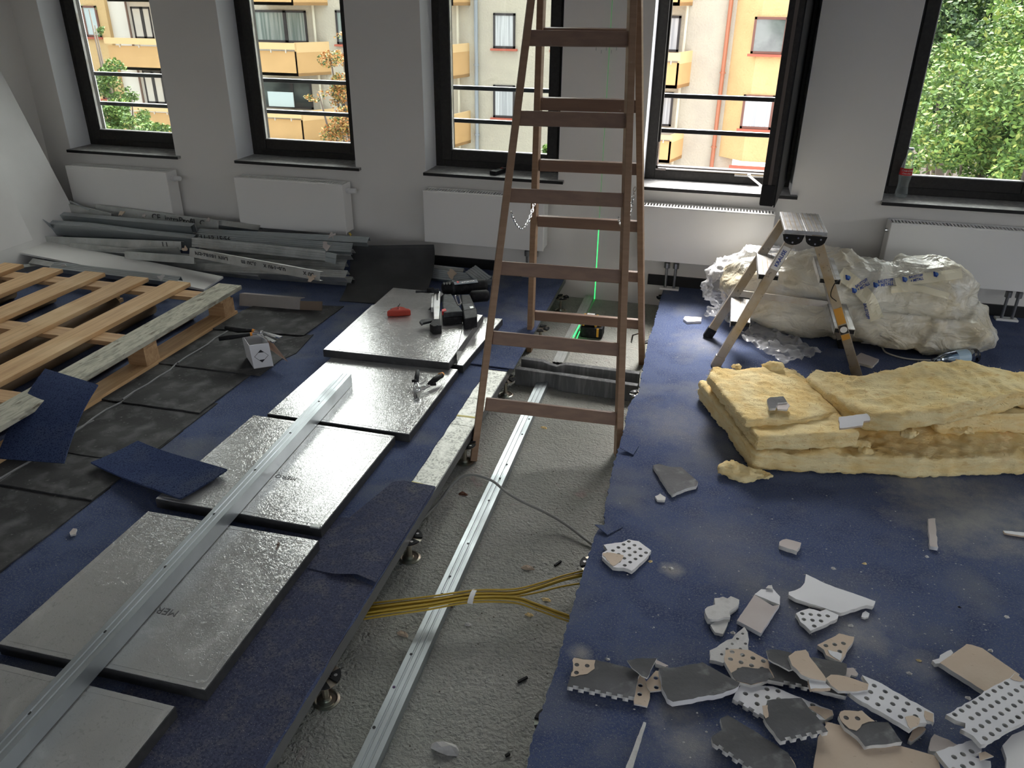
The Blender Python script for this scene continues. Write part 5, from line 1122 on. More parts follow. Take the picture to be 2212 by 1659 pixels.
# ------------------------------------------------------------ mineral wool batts
def wool(pts, th, lab, warp=None, vox=.011, rough=.007, seed=0, m=WOOL, name='wool_batt', kids=True):
    P = [V(p) for p in pts]
    mb = MB().prism(P, (0, 0, -th)); me = remeshed(mb, vox)
    me.calc_loop_triangles()
    ns = [v.normal.copy() for v in me.vertices]; off = V((seed*3.1, seed*1.7, 0))
    for v, n in zip(me.vertices, ns):
        p = v.co + off
        side = 1-min(1, abs(n.z)*1.2)
        lay = noise.noise(V((p.x*6, p.y*6, p.z*55)))       # layered fibres on the cut faces
        a = noise.fractal(p*7, 1, 2, 4)*rough*1.1*(1-side*.3) + noise.fractal(p*30, 1, 2, 3)*rough*1.0
        d = n*(a + side*lay*rough*1.0)
        q = v.co + d
        if warp: q = q + warp(v.co)
        v.co = q
    c = V((sum(p.x for p in P)/len(P), sum(p.y for p in P)/len(P), min(p.z for p in P)-th))
    for v in me.vertices: v.co -= c
    me.materials.clear(); me.materials.append(m)
    for p in me.polygons: p.use_smooth = True
    o = link_mesh(name, me, None, c, label=lab, cat='insulation', group='yellow mineral wool batts')
    rnd = random.Random(seed); vs = []; fs = []; nv = len(me.vertices)
    for k in range(4200):
        v = me.vertices[rnd.randrange(nv)]; n = v.normal
        if n.z < -.4: continue
        if n.z > .93 and rnd.random() < .55: continue
        L_ = rnd.uniform(.006, .020); t = (V((rnd.gauss(0, 1), rnd.gauss(0, 1), rnd.gauss(0, .3))) - n*0).normalized(); d = (t+n*rnd.uniform(.05, .55)).normalized(); s_ = d.cross(n).normalized()*rnd.uniform(.0004, .0009); b0 = v.co-n*.001; m_ = b0+d*L_*.55+n*.001; e_ = b0+d*L_+V((0, 0, -.25*L_)); i0 = len(vs)
        vs += [b0-s_, b0+s_, m_+s_*.8, m_-s_*.8, e_]; fs += [(i0, i0+1, i0+2, i0+3), (i0+3, i0+2, i0+4)]
    fm = bpy.data.meshes.new('fibres'); fm.from_pydata(vs, [], fs); fm.materials.append(m); link_mesh('loose_fibres', fm, o, kind='stuff')
    return o
def I(x, y, z): return G(1480+x/3.0164, 480+y/3.0164, z)
T1 = .080; T2 = .155
b1 = [I(430, 1530, T1), I(1140, 1500, T1), G(2330, 985, T1)+V((.1, 0, 0)), G(2330, 860, T1)+V((.15, 0, 0)), I(1500, 1010, T1), I(100, 1070, T1)]
b1 = [V((.248, 2.545, T1)), V((.80, 2.655, T1)), V((1.45, 2.85, T1)), V((1.32, 3.38, T1)), V((.70, 3.17, T1)), V((.035, 3.085, T1))]
wool(b1, T1-.004, 'bottom wool batt lying on the carpet under the others', seed=1)
b2 = [I(470, 1400, T2), I(1150, 1370, T2), I(1010, 1250, T2), I(880, 1100, T2), I(800, 1010, T2), I(720, 950, T2), I(300, 960, T2), I(190, 950, T2), I(170, 990, T2), I(450, 1370, T2)]
wool(b2, T2-T1-.012, 'upper left wool batt with a grey plaster scrap on it', seed=2)
b2b = [I(400, 1290, T2+.028), I(560, 1280, T2+.022), I(740, 1290, T2+.015), I(1000, 1230, T2+.012), I(850, 1080, T2+.012), I(700, 960, T2+.02), I(600, 930, T2+.028), I(350, 955, T2+.028), I(180, 945, T2+.03), I(150, 1000, T2+.03), I(300, 1180, T2+.028)]
wool(b2b, .034, 'thin torn top layer of wool on the upper left batt', seed=3, vox=.008, rough=.006)
def wz(p):
    t = (p.x-.45)/.9
    return V((0, 0, .018*math.sin(max(0, t)*3.0)-.03*math.exp(-((p.x-.72)/.16)**2)*max(0, min(1, (p.y-2.75)/.3))))
zt = .245
b3 = [I(1400, 1270, zt-.015), I(1700, 1225, zt), G(2212, 845, zt), G(2330, 850, zt+.01), G(2340, 805, zt+.01), I(2150, 960, zt+.01), I(1800, 905, zt+.01), I(1550, 920, zt), I(1250, 985, zt-.01), I(1180, 1010, zt-.03), I(1000, 985, zt-.045), I(860, 960, zt-.055), I(790, 1010, zt-.055), I(900, 1090, zt-.05), I(1050, 1190, zt-.04), I(1200, 1260, zt-.03)]
wool(b3, .068, 'large upper right wool batt bulging over the gap', warp=lambda p: V((0, 0, .012*math.sin((p.x-.5)*5))), seed=4)
# hidden batt that props the right one up
b4 = [V((.90, 2.86, .165)), V((1.45, 3.02, .165)), V((1.38, 3.30, .165)), V((.85, 3.12, .165))]
wool(b4, .085, 'shaded wool batt inside the gap under the right batt', seed=5)
def tuft(px, py, z, r, lab, seed, n=16, rx=1.3, strands=70):
    c = G(px, py, z); mb = MB(); mb.lathe((0, 0, -r*.35), [(0, 0), (r*.7, r*.12), (r*.85, r*.4), (r*.5, r*.75), (0, r*.85)], 12); mb.v = [V((p.x*rx, p.y*.8, p.z)) for p in mb.v]
    me = remeshed(mb, r*.11); ns = [v.normal.copy() for v in me.vertices]; off = V((seed*3.7, 0, 0))
    for v, nn_ in zip(me.vertices, ns):
        p = v.co+off; v.co += nn_*r*(.40*noise.fractal(p*(.9/r), 1, 2, 3)+.22*abs(noise.noise(p*(4/r)))); v.co += nz3(p, .7/r)*r*.25
        v.co.z = max(v.co.z, .002-c.z)
    me.materials.clear(); me.materials.append(WOOL)
    for p in me.polygons: p.use_smooth = True
    return link_mesh('wool_tuft', me, None, c, label=lab, cat='wool tuft', group='loose wool tufts')
tuft(1875, 985, .06, .045, 'curled loose wool tuft hanging between the two stacks', 1); tuft(1895, 1000, .03, .03, 'lower end of the loose wool hanging to the carpet', 2); tuft(1610, 1024, .012, .055, 'flat wool tuft on the carpet at the front left corner', 3, rx=2.); tuft(1860, 960, .09, .03, 'small wool tuft on the edge of the upper left batt', 4); tuft(2080, 930, .10, .035, 'shaded wool tuft in the gap on the right', 5); tuft(1965, 935, .15, .03, 'wool threads hanging from the right batt edge', 6, strands=30); tuft(1670, 790, T2+.03, .03, 'raised wool flake at the back of the left stack', 7, rx=1.8, strands=50); tuft(1590, 793, T2+.03, .018, 'small wool knot at the back left corner', 8)
# ------------------------------------------------------------ film heap
def blob(ells, vox, amp, lab, m, cat, seed=0, fr=(3.2, 8, 20), grp=None, flat=0):
    mb = MB()
    for (c, r) in ells:
        c = V(c); n1, n2 = 14, 10; k = len(mb.v)
        for i in range(n2+1):
            ph = math.pi*i/n2
            for j in range(n1):
                th = 2*math.pi*j/n1; mb.v.append(c+V((math.sin(ph)*math.cos(th)*r[0], math.sin(ph)*math.sin(th)*r[1], math.cos(ph)*r[2])))
        for i in range(n2):
            for j in range(n1):
                a = k+i*n1+j; b_ = k+i*n1+(j+1) % n1; mb.f.append((a, a+n1, b_+n1, b_)); mb.m.append(0)
    me = remeshed(mb, vox); ns = [v.normal.copy() for v in me.vertices]; off = V((seed, seed*2.3, 0))
    for v, n in zip(me.vertices, ns):
        p = v.co+off; w = 0
        for f_, a_, pw in zip(fr, (1, .55, .16), (1.3, 2.2, 2)):
            q = noise.noise_vector(p*f_*.5)*.5
            w += ((1-min(1, abs(noise.noise(V((p.x, p.y*1.3, p.z*1.6))*f_+q*2)*2.0)))**pw-.4)*a_
        v.co += n*w*amp
        v.co.z = max(v.co.z, .003+random.random()*.001)
    c = V((sum(e[0][0] for e in ells)/len(ells), sum(e[0][1] for e in ells)/len(ells), .003))
    bv = BVHTree.FromPolygons([v.co.copy() for v in me.vertices], [tuple(p.vertices) for p in me.polygons])
    for v in me.vertices: v.co -= c
    me.materials.clear(); me.materials.append(m)
    for p in me.polygons: p.use_smooth = True
    o = link_mesh('body', me); 
    r = empty('film_heap', lab, cat, grp, c); o.parent = r
    return r, bv
def pe(px, py, z, r): return (G(px, py, z), r)
fh, bv = blob([((.60, 4.06, .21), (.50, .22, .19)), ((1.02, 4.05, .23), (.26, .20, .165)), ((.86, 3.98, .12), (.36, .21, .13)), ((1.12, 3.98, .10), (.27, .20, .13)), ((.50, 3.98, .11), (.32, .13, .11)), ((1.20, 4.14, .28), (.06, .06, .09))], .013, .042, 'large heap of cream translucent film wrapped around wool, taped with printed tape', FILM, 'plastic film', 3, fr=(2.6, 6, 15))
fc, bv2 = blob([((.16, 4.17, .15), (.15, .15, .14)), ((.33, 4.20, .22), (.20, .15, .15)), ((.26, 4.05, .12), (.16, .14, .10))], .010, .038, 'crumpled clear film bundle at the left end of the cream heap, behind the stool', CLEAR, 'plastic film', 9, fr=(6, 16, 34))
gi, _ = blob([((.27, 4.15, .12), (.17, .12, .10))], .016, .015, 'beige wool remnant inside the clear film bundle', mat('dull_wool', (.42, .36, .28), .8), 'wool', 4)
def crumple(P, nu, nv, amp, f_, lab, seed, grp=None, m=CLEAR):
    a, b, c, d = [V(p) for p in P]; off = V((seed*5.3, seed, 0))
    def fn(u, v):
        p = a.lerp(b, u).lerp(d.lerp(c, u), v); q = p+off; w = V((0, 0, 0))
        for s_, k_ in ((f_, 1), (f_*2.3, .5), (f_*5, .2)): nv_ = noise.noise_vector(q*s_); w += V((nv_.x*.7, nv_.y*.7, abs(nv_.z)*1.2))*k_
        p = p + w*amp; p.z = max(p.z, .004); return p
    return MB().grid(fn, nu, nv).build('clear_film', m, label=lab, cat='plastic film', group=grp, smooth=True)
crumple([G(1590, 690, .01), G(1800, 730, .01), G(1790, 620, .05), G(1600, 640, .06)], 60, 34, .045, 11, 'clear film sheet spread on the carpet under the stool', 1)
crumple([G(1590, 725, .01), G(1690, 790, .01), G(1780, 765, .005), G(1640, 700, .03)], 46, 22, .030, 17, 'twisted clear film tail between the stool legs', 2)
crumple([G(1520, 685, .005), G(1580, 700, .005), G(1590, 660, .03), G(1530, 665, .03)], 26, 18, .022, 18, 'small clear film bunch at the left stool foot', 3)
crumple([G(1600, 590, .16), G(1790, 610, .18), G(1820, 700, .05), G(1640, 690, .05)], 60, 30, .030, 9, 'dusty film layer hanging over the front of the heap', 4, m=film_clear('film_dusty', (.45, .42, .38), .38, .25))
# printed tape on the heap, laid on the surface
def onheap(px, py, lift=.004):
    d = ray(px, py).normalized(); h = bv.ray_cast(EYE, d)
    return h[0] - d*lift if h[0] else G(px, py, .2)
def tape(ctrl, w, lab, m=TAPE):
    pts = []
    for (x0, y0), (x1, y1) in zip(ctrl, ctrl[1:]):
        for k in range(8): pts.append((x0+(x1-x0)*k/8, y0+(y1-y0)*k/8))
    pts.append(ctrl[-1]); vs = []; L_ = len(pts)
    for i, (x, y) in enumerate(pts):
        xa, ya = pts[max(i-1, 0)]; xb, yb_ = pts[min(i+1, L_-1)]; dx, dy = xb-xa, yb_-ya; l = math.hypot(dx, dy); nx, ny = -dy/l*w/2, dx/l*w/2
        for t in (-1, -.33, .33, 1): vs.append(onheap(x+nx*t, y+ny*t, .020))
    for _ in range(2): vs = [vs[i] if not 4 <= i < len(vs)-4 else (vs[i-4]+vs[i]*2+vs[i+4])/4 for i in range(len(vs))]
    mb = MB(); fs = []
    for i in range(L_-1):
        for j in range(3): a = i*4+j; fs.append((a, a+1, a+5, a+4))
    mb.add(vs, fs); mb.build('packing_tape', m, fh, label=lab)
tape([(1935, 612), (1975, 603), (2020, 598), (2078, 590)], 22, 'printed cream tape running along the heap')
tape([(1815, 590), (1850, 615), (1880, 650), (1895, 690)], 30, 'printed cream tape running down the heap')
tape([(1925, 626), (1985, 622), (2050, 640)], 14, 'clear wrinkled tape edge')
def hprint(txt, px0, py0, px1, py1, hpx, m=INKB, sh=.2):
    me = textmesh(txt, 1, .0, sh, .03); xs = [v.co.x for v in me.vertices]; ys_ = [v.co.y for v in me.vertices]; x0, x1 = min(xs), max(xs); y0, y1 = min(ys_), max(ys_)
    L_ = math.hypot(px1-px0, py1-py0); ux, uy = (px1-px0)/L_, (py1-py0)/L_
    for v in me.vertices:
        a = (v.co.x-x0)/(x1-x0)*L_; b = (v.co.y-(y0+y1)/2)/(y1-y0)*hpx
        v.co = onheap(px0+ux*a+uy*b, py0+uy*a-ux*b, .026) - V(fh.location)
    me.materials.clear(); me.materials.append(m); link_mesh('print', me, fh)
hprint('BAUSTOFF', 1896, 609, 1930, 604, 7); hprint('+ METALL', 1896, 617, 1930, 612, 7)
hprint('BAUSTOFF', 1963, 599, 1994, 594, 6); hprint('+ METALL', 1967, 607, 1995, 601, 6)
hprint('BAUSTOFF', 1848, 620, 1874, 603, 7); hprint('+ METALL', 1853, 626, 1878, 611, 7)
hprint('BAUSTOFF', 1868, 655, 1876, 690, 7)
for (x, y) in ((1955, 604), (1892, 616), (1832, 600), (1846, 628), (2022, 593)):
    pts = [onheap(x+5.5*math.cos(k*.63), y+5*math.sin(k*.63), .026) for k in range(10)]; MB().prism(pts, (0, 0, .0006)).build('tape_logo', mat('ink_blue_pale', (.10, .22, .55), .5) if 'ink_blue_pale' not in MATS else MATS['ink_blue_pale'], fh)
    pts = [onheap(x-6, y-6, .0275), onheap(x-2, y-6, .0275), onheap(x-1, y+1, .0275), onheap(x+3, y+3, .0275), onheap(x+2, y+6, .0275), onheap(x-5, y+4, .0275)]; MB().prism(pts, (0, 0, .0006)).build('tape_logo_mark', INKB, fh)
cable('string', 'frayed pale string lying in front of the film heap', [G(1860, 740, .006), G(1900, 745, .008), G(1915, 762, .006), G(1960, 775, .006), G(2010, 778, .006)], .004, GYP, cat='string')
# ------------------------------------------------------------ broken ceiling board pieces on the carpet
SETG = 'broken ceiling board pieces on the carpet'
def D3(x, y): return 1100+x/2.968, 1100+y/2.968
def D4(x, y): return 1650+x/2.968, 1100+y/2.968
def D5(x, y): return 1700+x/4.32, 1430+y/4.32
def frag(conv, pts, z, lab, mats=(GYPW, GYP), th=.0125, hdir=None, sp=.026, hr=.0062, tooth=None, slope=(0, 0), edge=.0015, name='board_piece', parent=None, step=.012, flat=False):
    """z: height of the top face at the first corner; slope: rise per metre in x and y"""
    P0 = G(*conv(*pts[0]), z) if conv else G(*pts[0], z)
    n = V((-slope[0], -slope[1], 1)).normalized()
    P = [PL(*(conv(*p) if conv else p), P0, n) for p in pts]
    h = None
    if hdir:
        a, b = (PL(*(conv(*p) if conv else p), P0, n) for p in hdir); h = ((b-a), sp, hr)
    kw = {} if parent is not None else dict(label=lab, cat='board piece', group=SETG)
    o = plate(name, P, th, mats, parent, holes=h, tooth=tooth, edge=edge, step=step, **kw)
    if parent is not None and lab: o['label'] = lab
    o['_n'] = list(n); o['_p'] = list(P0)
    return o
def patch(o, conv, pts, m, lab, th=.0008, lift=.0012, hdir=None, sp=.026, hr=.0062, edge=.003, name='torn_facing'):
    n = V(o['_n']); p0 = V(o['_p'])+n*lift; P = [PL(*conv(*p), p0, n) for p in pts]; h = None
    if hdir: a, b = (PL(*conv(*p), p0, n) for p in hdir); h = ((b-a), sp, hr)
    q = plate(name, P, th, m, o, holes=h, edge=edge, step=.010); q['label'] = lab; return q
DK = (FELT, GYP); WH = (GYPW, GYP); KR = (KRAFT, GYP); LG_ = (PAPERT, GYPW)
# upper row
o = frag(D3, [(605, 228), (680, 215), (720, 212), (765, 193), (830, 205), (870, 235), (910, 265), (880, 310), (835, 350), (785, 395), (735, 375), (665, 370), (620, 330), (595, 305), (597, 280), (630, 262)], .016, 'white perforated piece with a beige torn corner, beside the trench edge', WH, hdir=((620, 235), (760, 330)), sp=.0235)
patch(o, D3, [(599, 282), (640, 277), (735, 296), (718, 330), (668, 364), (625, 326)], KRAFT, 'beige torn paper')
frag(D3, [(1255, 640), (1320, 610), (1315, 570), (1370, 560), (1400, 572), (1420, 557), (1475, 580), (1460, 620), (1410, 655), (1418, 690), (1340, 705), (1275, 700)], .022, 'rough off-white plaster lump with crumpled top', (GYP, GYP), th=.02, edge=.003, slope=(0, .05))
frag(D3, [(1290, 742), (1330, 712), (1415, 692), (1402, 730), (1370, 800), (1320, 790)], .012, 'small rough white piece just below the crumpled plaster lump', (GYP, GYP), th=.009)
o = frag(D3, [(1460, 712), (1548, 585), (1572, 548), (1690, 620), (1733, 612), (1615, 795)], .016, 'smooth pinkish-white rectangular board piece', LG_, edge=.0005)
o = frag(D3, [(1572, 546), (1615, 512), (1650, 515), (1692, 510), (1737, 560), (1735, 612)], .014, 'white curved end of the rectangular board piece', (GYPW, GYP), th=.010, edge=.0008)
o = frag(D3, [(1645, 505), (1660, 488), (1684, 486), (1690, 508)], .020, 'tiny grey paper tab standing on the white curved end', (GYP, GYP), th=.003)
frag(D3, [(1285, 905), (1330, 885), (1350, 868), (1430, 830), (1508, 753), (1530, 790), (1535, 905), (1460, 960), (1370, 985), (1285, 965)], .020, 'rough white triangular plaster shell pointing away from the camera', (GYP, GYP), hdir=((1400, 920), (1520, 800)), sp=.024, hr=.004, slope=(.05, .06), edge=.003)
o = frag(D3, [(1385, 903), (1460, 895), (1540, 903), (1660, 967), (1667, 1017), (1700, 1080), (1620, 1110), (1550, 1128), (1450, 1100), (1420, 1045), (1380, 975)], .026, 'beige perforated piece with dark felt, below the plaster shell', KR, hdir=((1400, 910), (1640, 980)), slope=(0, .03))
patch(o, D3, [(1425, 1048), (1495, 1010), (1560, 1018), (1662, 1022), (1695, 1078), (1615, 1106), (1550, 1124), (1455, 1098)], FELT, 'dark felt backing')
# left dark slab
o = frag(D3, [(372, 1136), (425, 950), (560, 966), (700, 1000), (840, 1032), (815, 1130), (800, 1218)], .018, 'large dark slab left of the pile, beige perforated corner and notched front', DK, tooth=(6,), slope=(0, .0))
patch(o, D3, [(415, 952), (552, 967), (548, 1020), (500, 1055), (450, 1062), (396, 1070)], KRAFT, 'beige perforated paper', hdir=((430, 960), (540, 970)))
frag(D3, [(768, 1042), (850, 1050), (905, 1150), (903, 1210), (885, 1266), (800, 1248), (802, 1150)], .010, 'beige perforated scrap at the right of the large dark slab', KR, th=.004, hdir=((780, 1050), (840, 1060)), sp=.028)
frag(D3, [(755, 967), (850, 955), (948, 955), (885, 1082), (850, 1068), (790, 1018)], .034, 'thin dark triangular felt sheet between the two dark slabs', DK, th=.004, slope=(0, .05))
frag(D3, [(930, 960), (1020, 1002), (1000, 1010), (940, 990)], .014, 'small pink plaster bit behind the dark triangular sheet', (PAPERT, GYP))
frag(D3, [(872, 1112), (940, 1035), (985, 1040), (1012, 1160), (905, 1168)], .012, 'beige perforated scrap left of the white-edged dark slab', KR, th=.004, hdir=((900, 1090), (1000, 1100)), sp=.03)
frag(D3, [(1015, 1215), (985, 1155), (960, 1020), (1100, 1010), (1240, 980), (1370, 1055), (1478, 1112), (1470, 1136), (1370, 1180), (1050, 1235)], .028, 'dark slab with thick white front edge in the middle of the pile', (FELT, GYPW), th=.016, slope=(.0, .0))
# lower middle
o = frag(D4, [(-200, 1215), (-150, 1132), (-60, 1130), (60, 1135), (200, 1195), (330, 1245), (440, 1290), (448, 1320), (395, 1350), (200, 1330), (0, 1338)], .014, 'white perforated strip mostly under the dark notched slab', WH, hdir=((-150, 1140), (200, 1200)), tooth=(10,))
patch(o, D4, [(285, 1270), (340, 1262), (440, 1292), (446, 1318), (395, 1348), (330, 1300)], KRAFT, 'beige torn end', hdir=((300, 1270), (430, 1300)))
o = frag(D4, [(110, 1488), (40, 1400), (0, 1335), (22, 1225), (240, 1210), (285, 1270), (330, 1318), (412, 1425)], .038, 'dark notched slab lying across the perforated strip', DK, th=.013, tooth=(7,), slope=(0, .04))
patch(o, D4, [(-10, 1260), (25, 1255), (30, 1330), (12, 1340)], KRAFT, 'beige torn edge')
frag(D4, [(390, 1360), (440, 1370), (468, 1415), (445, 1435), (410, 1420)], .010, 'small beige torn tab at the corner of the notched dark slab', KR, th=.004)
frag(D4, [(15, 905), (60, 898), (100, 902), (182, 922), (232, 1018), (162, 1032), (60, 980), (30, 960)], .040, 'curved dark felt flap lying on top at the back of the pile', DK, th=.005, slope=(0, .02))
frag(D4, [(90, 1105), (0, 1085), (30, 990), (160, 960), (320, 950), (530, 990), (528, 1058), (480, 1078), (530, 1200), (320, 1150)], .024, 'long dark slab with notched front under the beige pieces', DK, tooth=(9,))
frag(D4, [(158, 942), (200, 910), (268, 900), (330, 990), (402, 1090), (395, 1102), (300, 1085), (240, 1060), (180, 1000)], .050, 'beige paper-faced piece lying slanted on the dark slabs', KR, slope=(0, -.02), edge=.002)
frag(D4, [(275, 1062), (330, 1080), (388, 1108), (430, 1145), (300, 1152)], .046, 'white glossy triangular chip under the slanted beige piece', (GYPW, KRAFT), th=.010)
frag(D4, [(400, 1082), (430, 1060), (520, 1070), (672, 1120), (665, 1158), (560, 1168), (480, 1165), (430, 1128)], .042, 'wavy beige piece touching the long perforated strip', KR, th=.008, edge=.002)
o = frag(D4, [(940, 1412), (600, 1215), (540, 1168), (655, 1158), (672, 1120), (630, 1062), (720, 1100), (900, 1200), (1090, 1308), (1092, 1368), (1000, 1370)], .034, 'long white perforated strip with beige broken end', WH, th=.013, hdir=((640, 1070), (1090, 1310)), tooth=(0,), slope=(-.03, .0))
patch(o, D4, [(905, 1332), (960, 1322), (1002, 1342), (998, 1372), (940, 1408)], KRAFT, 'beige broken end', hdir=((905, 1330), (990, 1370))); patch(o, D4, [(1030, 1290), (1088, 1312), (1088, 1365), (1040, 1350)], KRAFT, 'beige broken corner')
frag(D4, [(925, 1480), (960, 1400), (1010, 1375), (1040, 1410), (1000, 1450), (950, 1490)], .012, 'crumbly perforated lump under the strip end', KR)
frag(D4, [(498, 1040), (520, 1018), (575, 1016), (606, 1055), (590, 1070), (560, 1062), (550, 1082), (510, 1065)], .014, 'small beige chip behind the long perforated strip', (PAPERT, GYP), th=.006)
o = frag(D4, [(342, 870), (380, 852), (440, 822), (482, 796), (580, 818), (575, 845), (490, 978), (450, 960), (400, 935), (385, 900)], .016, 'beige perforated triangular piece alone behind the pile', KR, hdir=((400, 850), (560, 830)), sp=.025)
patch(o, D4, [(410, 900), (470, 915), (500, 925), (488, 970), (420, 925)], GYPW, 'white exposed face')
o = frag(D4, [(205, 668), (240, 650), (290, 636), (360, 655), (400, 640), (480, 678), (472, 700), (300, 780), (262, 742), (235, 722)], .016, 'white perforated piece below the smooth white board', WH, hdir=((240, 670), (460, 690)), sp=.0225, tooth=(8,))
frag(D4, [(160, 530), (200, 520), (235, 503), (262, 470), (270, 415), (300, 430), (400, 478), (716, 590), (700, 622), (660, 615), (490, 665), (205, 575), (160, 548)], .018, 'largest smooth white board piece with pointed ends', (GYPW, GYP), edge=.0012, th=.012)
frag(D4, [(100, 208), (120, 195), (145, 190), (188, 200), (240, 215), (214, 270), (100, 232)], .016, 'small thick board chip, half white and half beige', (PAPERT, GYP), th=.014); 
frag(D4, [(1053, 62), (1100, 58), (1106, 150), (1118, 245), (1066, 236)], .014, 'narrow pinkish board strip lying on the carpet', (PAPERT, GYPW), edge=.0015)
frag(D4, [(625, 690), (632, 665), (652, 652), (678, 668), (672, 688), (650, 696)], .008, 'little white hooked chip near the white board', (GYPW, GYP), th=.006)
# right side
o = frag(D4, [(1128, 985), (1300, 864), (1330, 868), (1400, 890), (1640, 1058), (1430, 1176)], .026, 'large plain beige board piece at the right', KR, th=.014, edge=.0008)
frag(D4, [(1080, 968), (1128, 955), (1130, 935), (1200, 900), (1215, 920), (1150, 985), (1100, 990)], .012, 'white crumbs at the corner of the plain beige board', (GYPW, GYP))
o = frag(D5, [(1484, 490), (1700, 370), (1900, 240), (2080, 150), (2125, 100), (2212, 170), (2400, 160), (2400, 420), (2212, 560), (2050, 640), (1925, 720), (1860, 765), (1810, 770), (1740, 690), (1620, 625), (1665, 618), (1665, 570), (1580, 545)], .052, 'big white perforated sheet at the right photo edge', WH, hdir=((1540, 500), (2140, 140)), sp=.0245, tooth=(12, 13), slope=(.0, .0))
patch(o, D5, [(2085, 152), (2125, 103), (2208, 168), (2190, 182), (2120, 170)], KRAFT, 'brown torn corner')
o = frag(D5, [(480, 500), (495, 460), (620, 452), (690, 450), (790, 560), (940, 560), (1075, 745), (730, 790), (660, 700), (540, 610), (508, 560)], .028, 'dark slab with beige perforated corner in front of the long strip', DK, tooth=(6,), slope=(0, .02))
patch(o, D5, [(486, 492), (500, 463), (620, 455), (700, 452), (775, 520), (820, 552), (700, 580), (650, 640), (580, 620), (515, 560)], KRAFT, 'beige perforated paper', hdir=((500, 465), (760, 480)))
o = frag(D5, [(245, 1000), (290, 700), (380, 560), (500, 590), (700, 780), (1070, 785), (1400, 880), (1460, 1080), (230, 1080)], .016, 'big plain beige board at the bottom, under the dark slabs', KR, edge=.0008, step=.03)
frag(D5, [(1325, 800), (1345, 710), (1375, 672), (1500, 720), (1600, 780), (1400, 835), (1330, 830)], .014, 'pale bluish-beige piece behind the lower perforated piece', (PAPERT, GYP))
frag(D5, [(1390, 838), (1720, 730), (1820, 760), (1815, 830), (1730, 880), (1760, 890), (1900, 925), (1910, 1060), (1560, 1060)], .030, 'perforated white piece cut off by the bottom photo edge', WH, hdir=((1390, 838), (1720, 730)), sp=.0245, tooth=(0,))
frag(D5, [(1790, 850), (1850, 835), (1930, 880), (1850, 905), (1800, 920)], .040, 'brown peeled paper curl on the lower perforated piece', KR, th=.003, slope=(0, .1))
frag(D5, [(2010, 780), (2100, 680), (2300, 600), (2400, 1100), (2040, 1100), (2050, 900)], .030, 'smooth white sheet in the bottom right photo corner', (PLW, GYPW), edge=.0005, step=.05)
o = frag(None, [(1540, 1605), (1537, 1592), (1562, 1575), (1556, 1552), (1572, 1545), (1640, 1585), (1702, 1626), (1722, 1665), (1720, 1690), (1660, 1690)], .024, 'dark notched slab in front at the bottom of the pile', DK, tooth=(9,))
frag(D5, [(0, 850), (70, 940), (90, 1000), (-60, 1000)], .020, 'beige perforated scrap at the lower end of the front dark slab', KR, th=.006, hdir=((0, 850), (70, 940)))
frag(None, [(1390, 1559), (1396, 1561), (1362, 1672), (1346, 1672)], .007, 'narrow white batten lying in the foreground', (GYP, GYP), th=.007, edge=.0006)
frag(None, [(1411, 1005), (1422, 1002), (1445, 1008), (1472, 1009), (1508, 1041), (1504, 1050), (1480, 1056), (1452, 1068), (1432, 1040)], .016, 'lone dark slab piece in front of the wool', DK)
frag(None, [(1415, 1072), (1426, 1066), (1438, 1074), (1436, 1081), (1420, 1080)], .010, 'small pale chip just in front of the lone dark slab', (GYP, GYP), th=.008)
frag(None, [(1476, 689), (1480, 683), (1516, 685), (1515, 694), (1484, 695)], .012, 'small white board chip left of the film heap', (PAPERT, GYPW))
frag(None, [(1843, 775), (1860, 762), (1899, 776), (1885, 791), (1850, 782)], .014, 'greyish board chip beside the right stool leg', (PAPERT, GYP), th=.012)
o = frag(None, [(1657, 863), (1664, 858), (1692, 856), (1700, 868), (1680, 870), (1676, 881), (1662, 882)], T2+.052, 'dark grey board scrap lying on the left wool batt', DK, th=.010)
frag(None, [(1676, 872), (1700, 868), (1706, 875), (1700, 885), (1680, 884)], T2+.046, 'pale crumbly scrap next to the dark one on the wool', (PAPERT, GYP), th=.006)
frag(None, [(1812, 901), (1878, 892), (1880, 908), (1866, 910), (1864, 919), (1814, 925)], T2+.05, 'white board scrap leaning in the gap between the wool batts', (GYPW, KRAFT), th=.008, slope=(0, .25))
frag(None, [(2167, 1146), (2212, 1150), (2225, 1153), (2225, 1160), (2170, 1151)], .010, 'thin white stick at the right photo edge', (GYPW, KRAFT), th=.006)
frag(None, [(150, 1150), (158, 1141), (166, 1142), (164, 1153), (152, 1156)], .010, 'pale chip on the carpet left of the lifted panels', (PAPERT, GYP), th=.006)
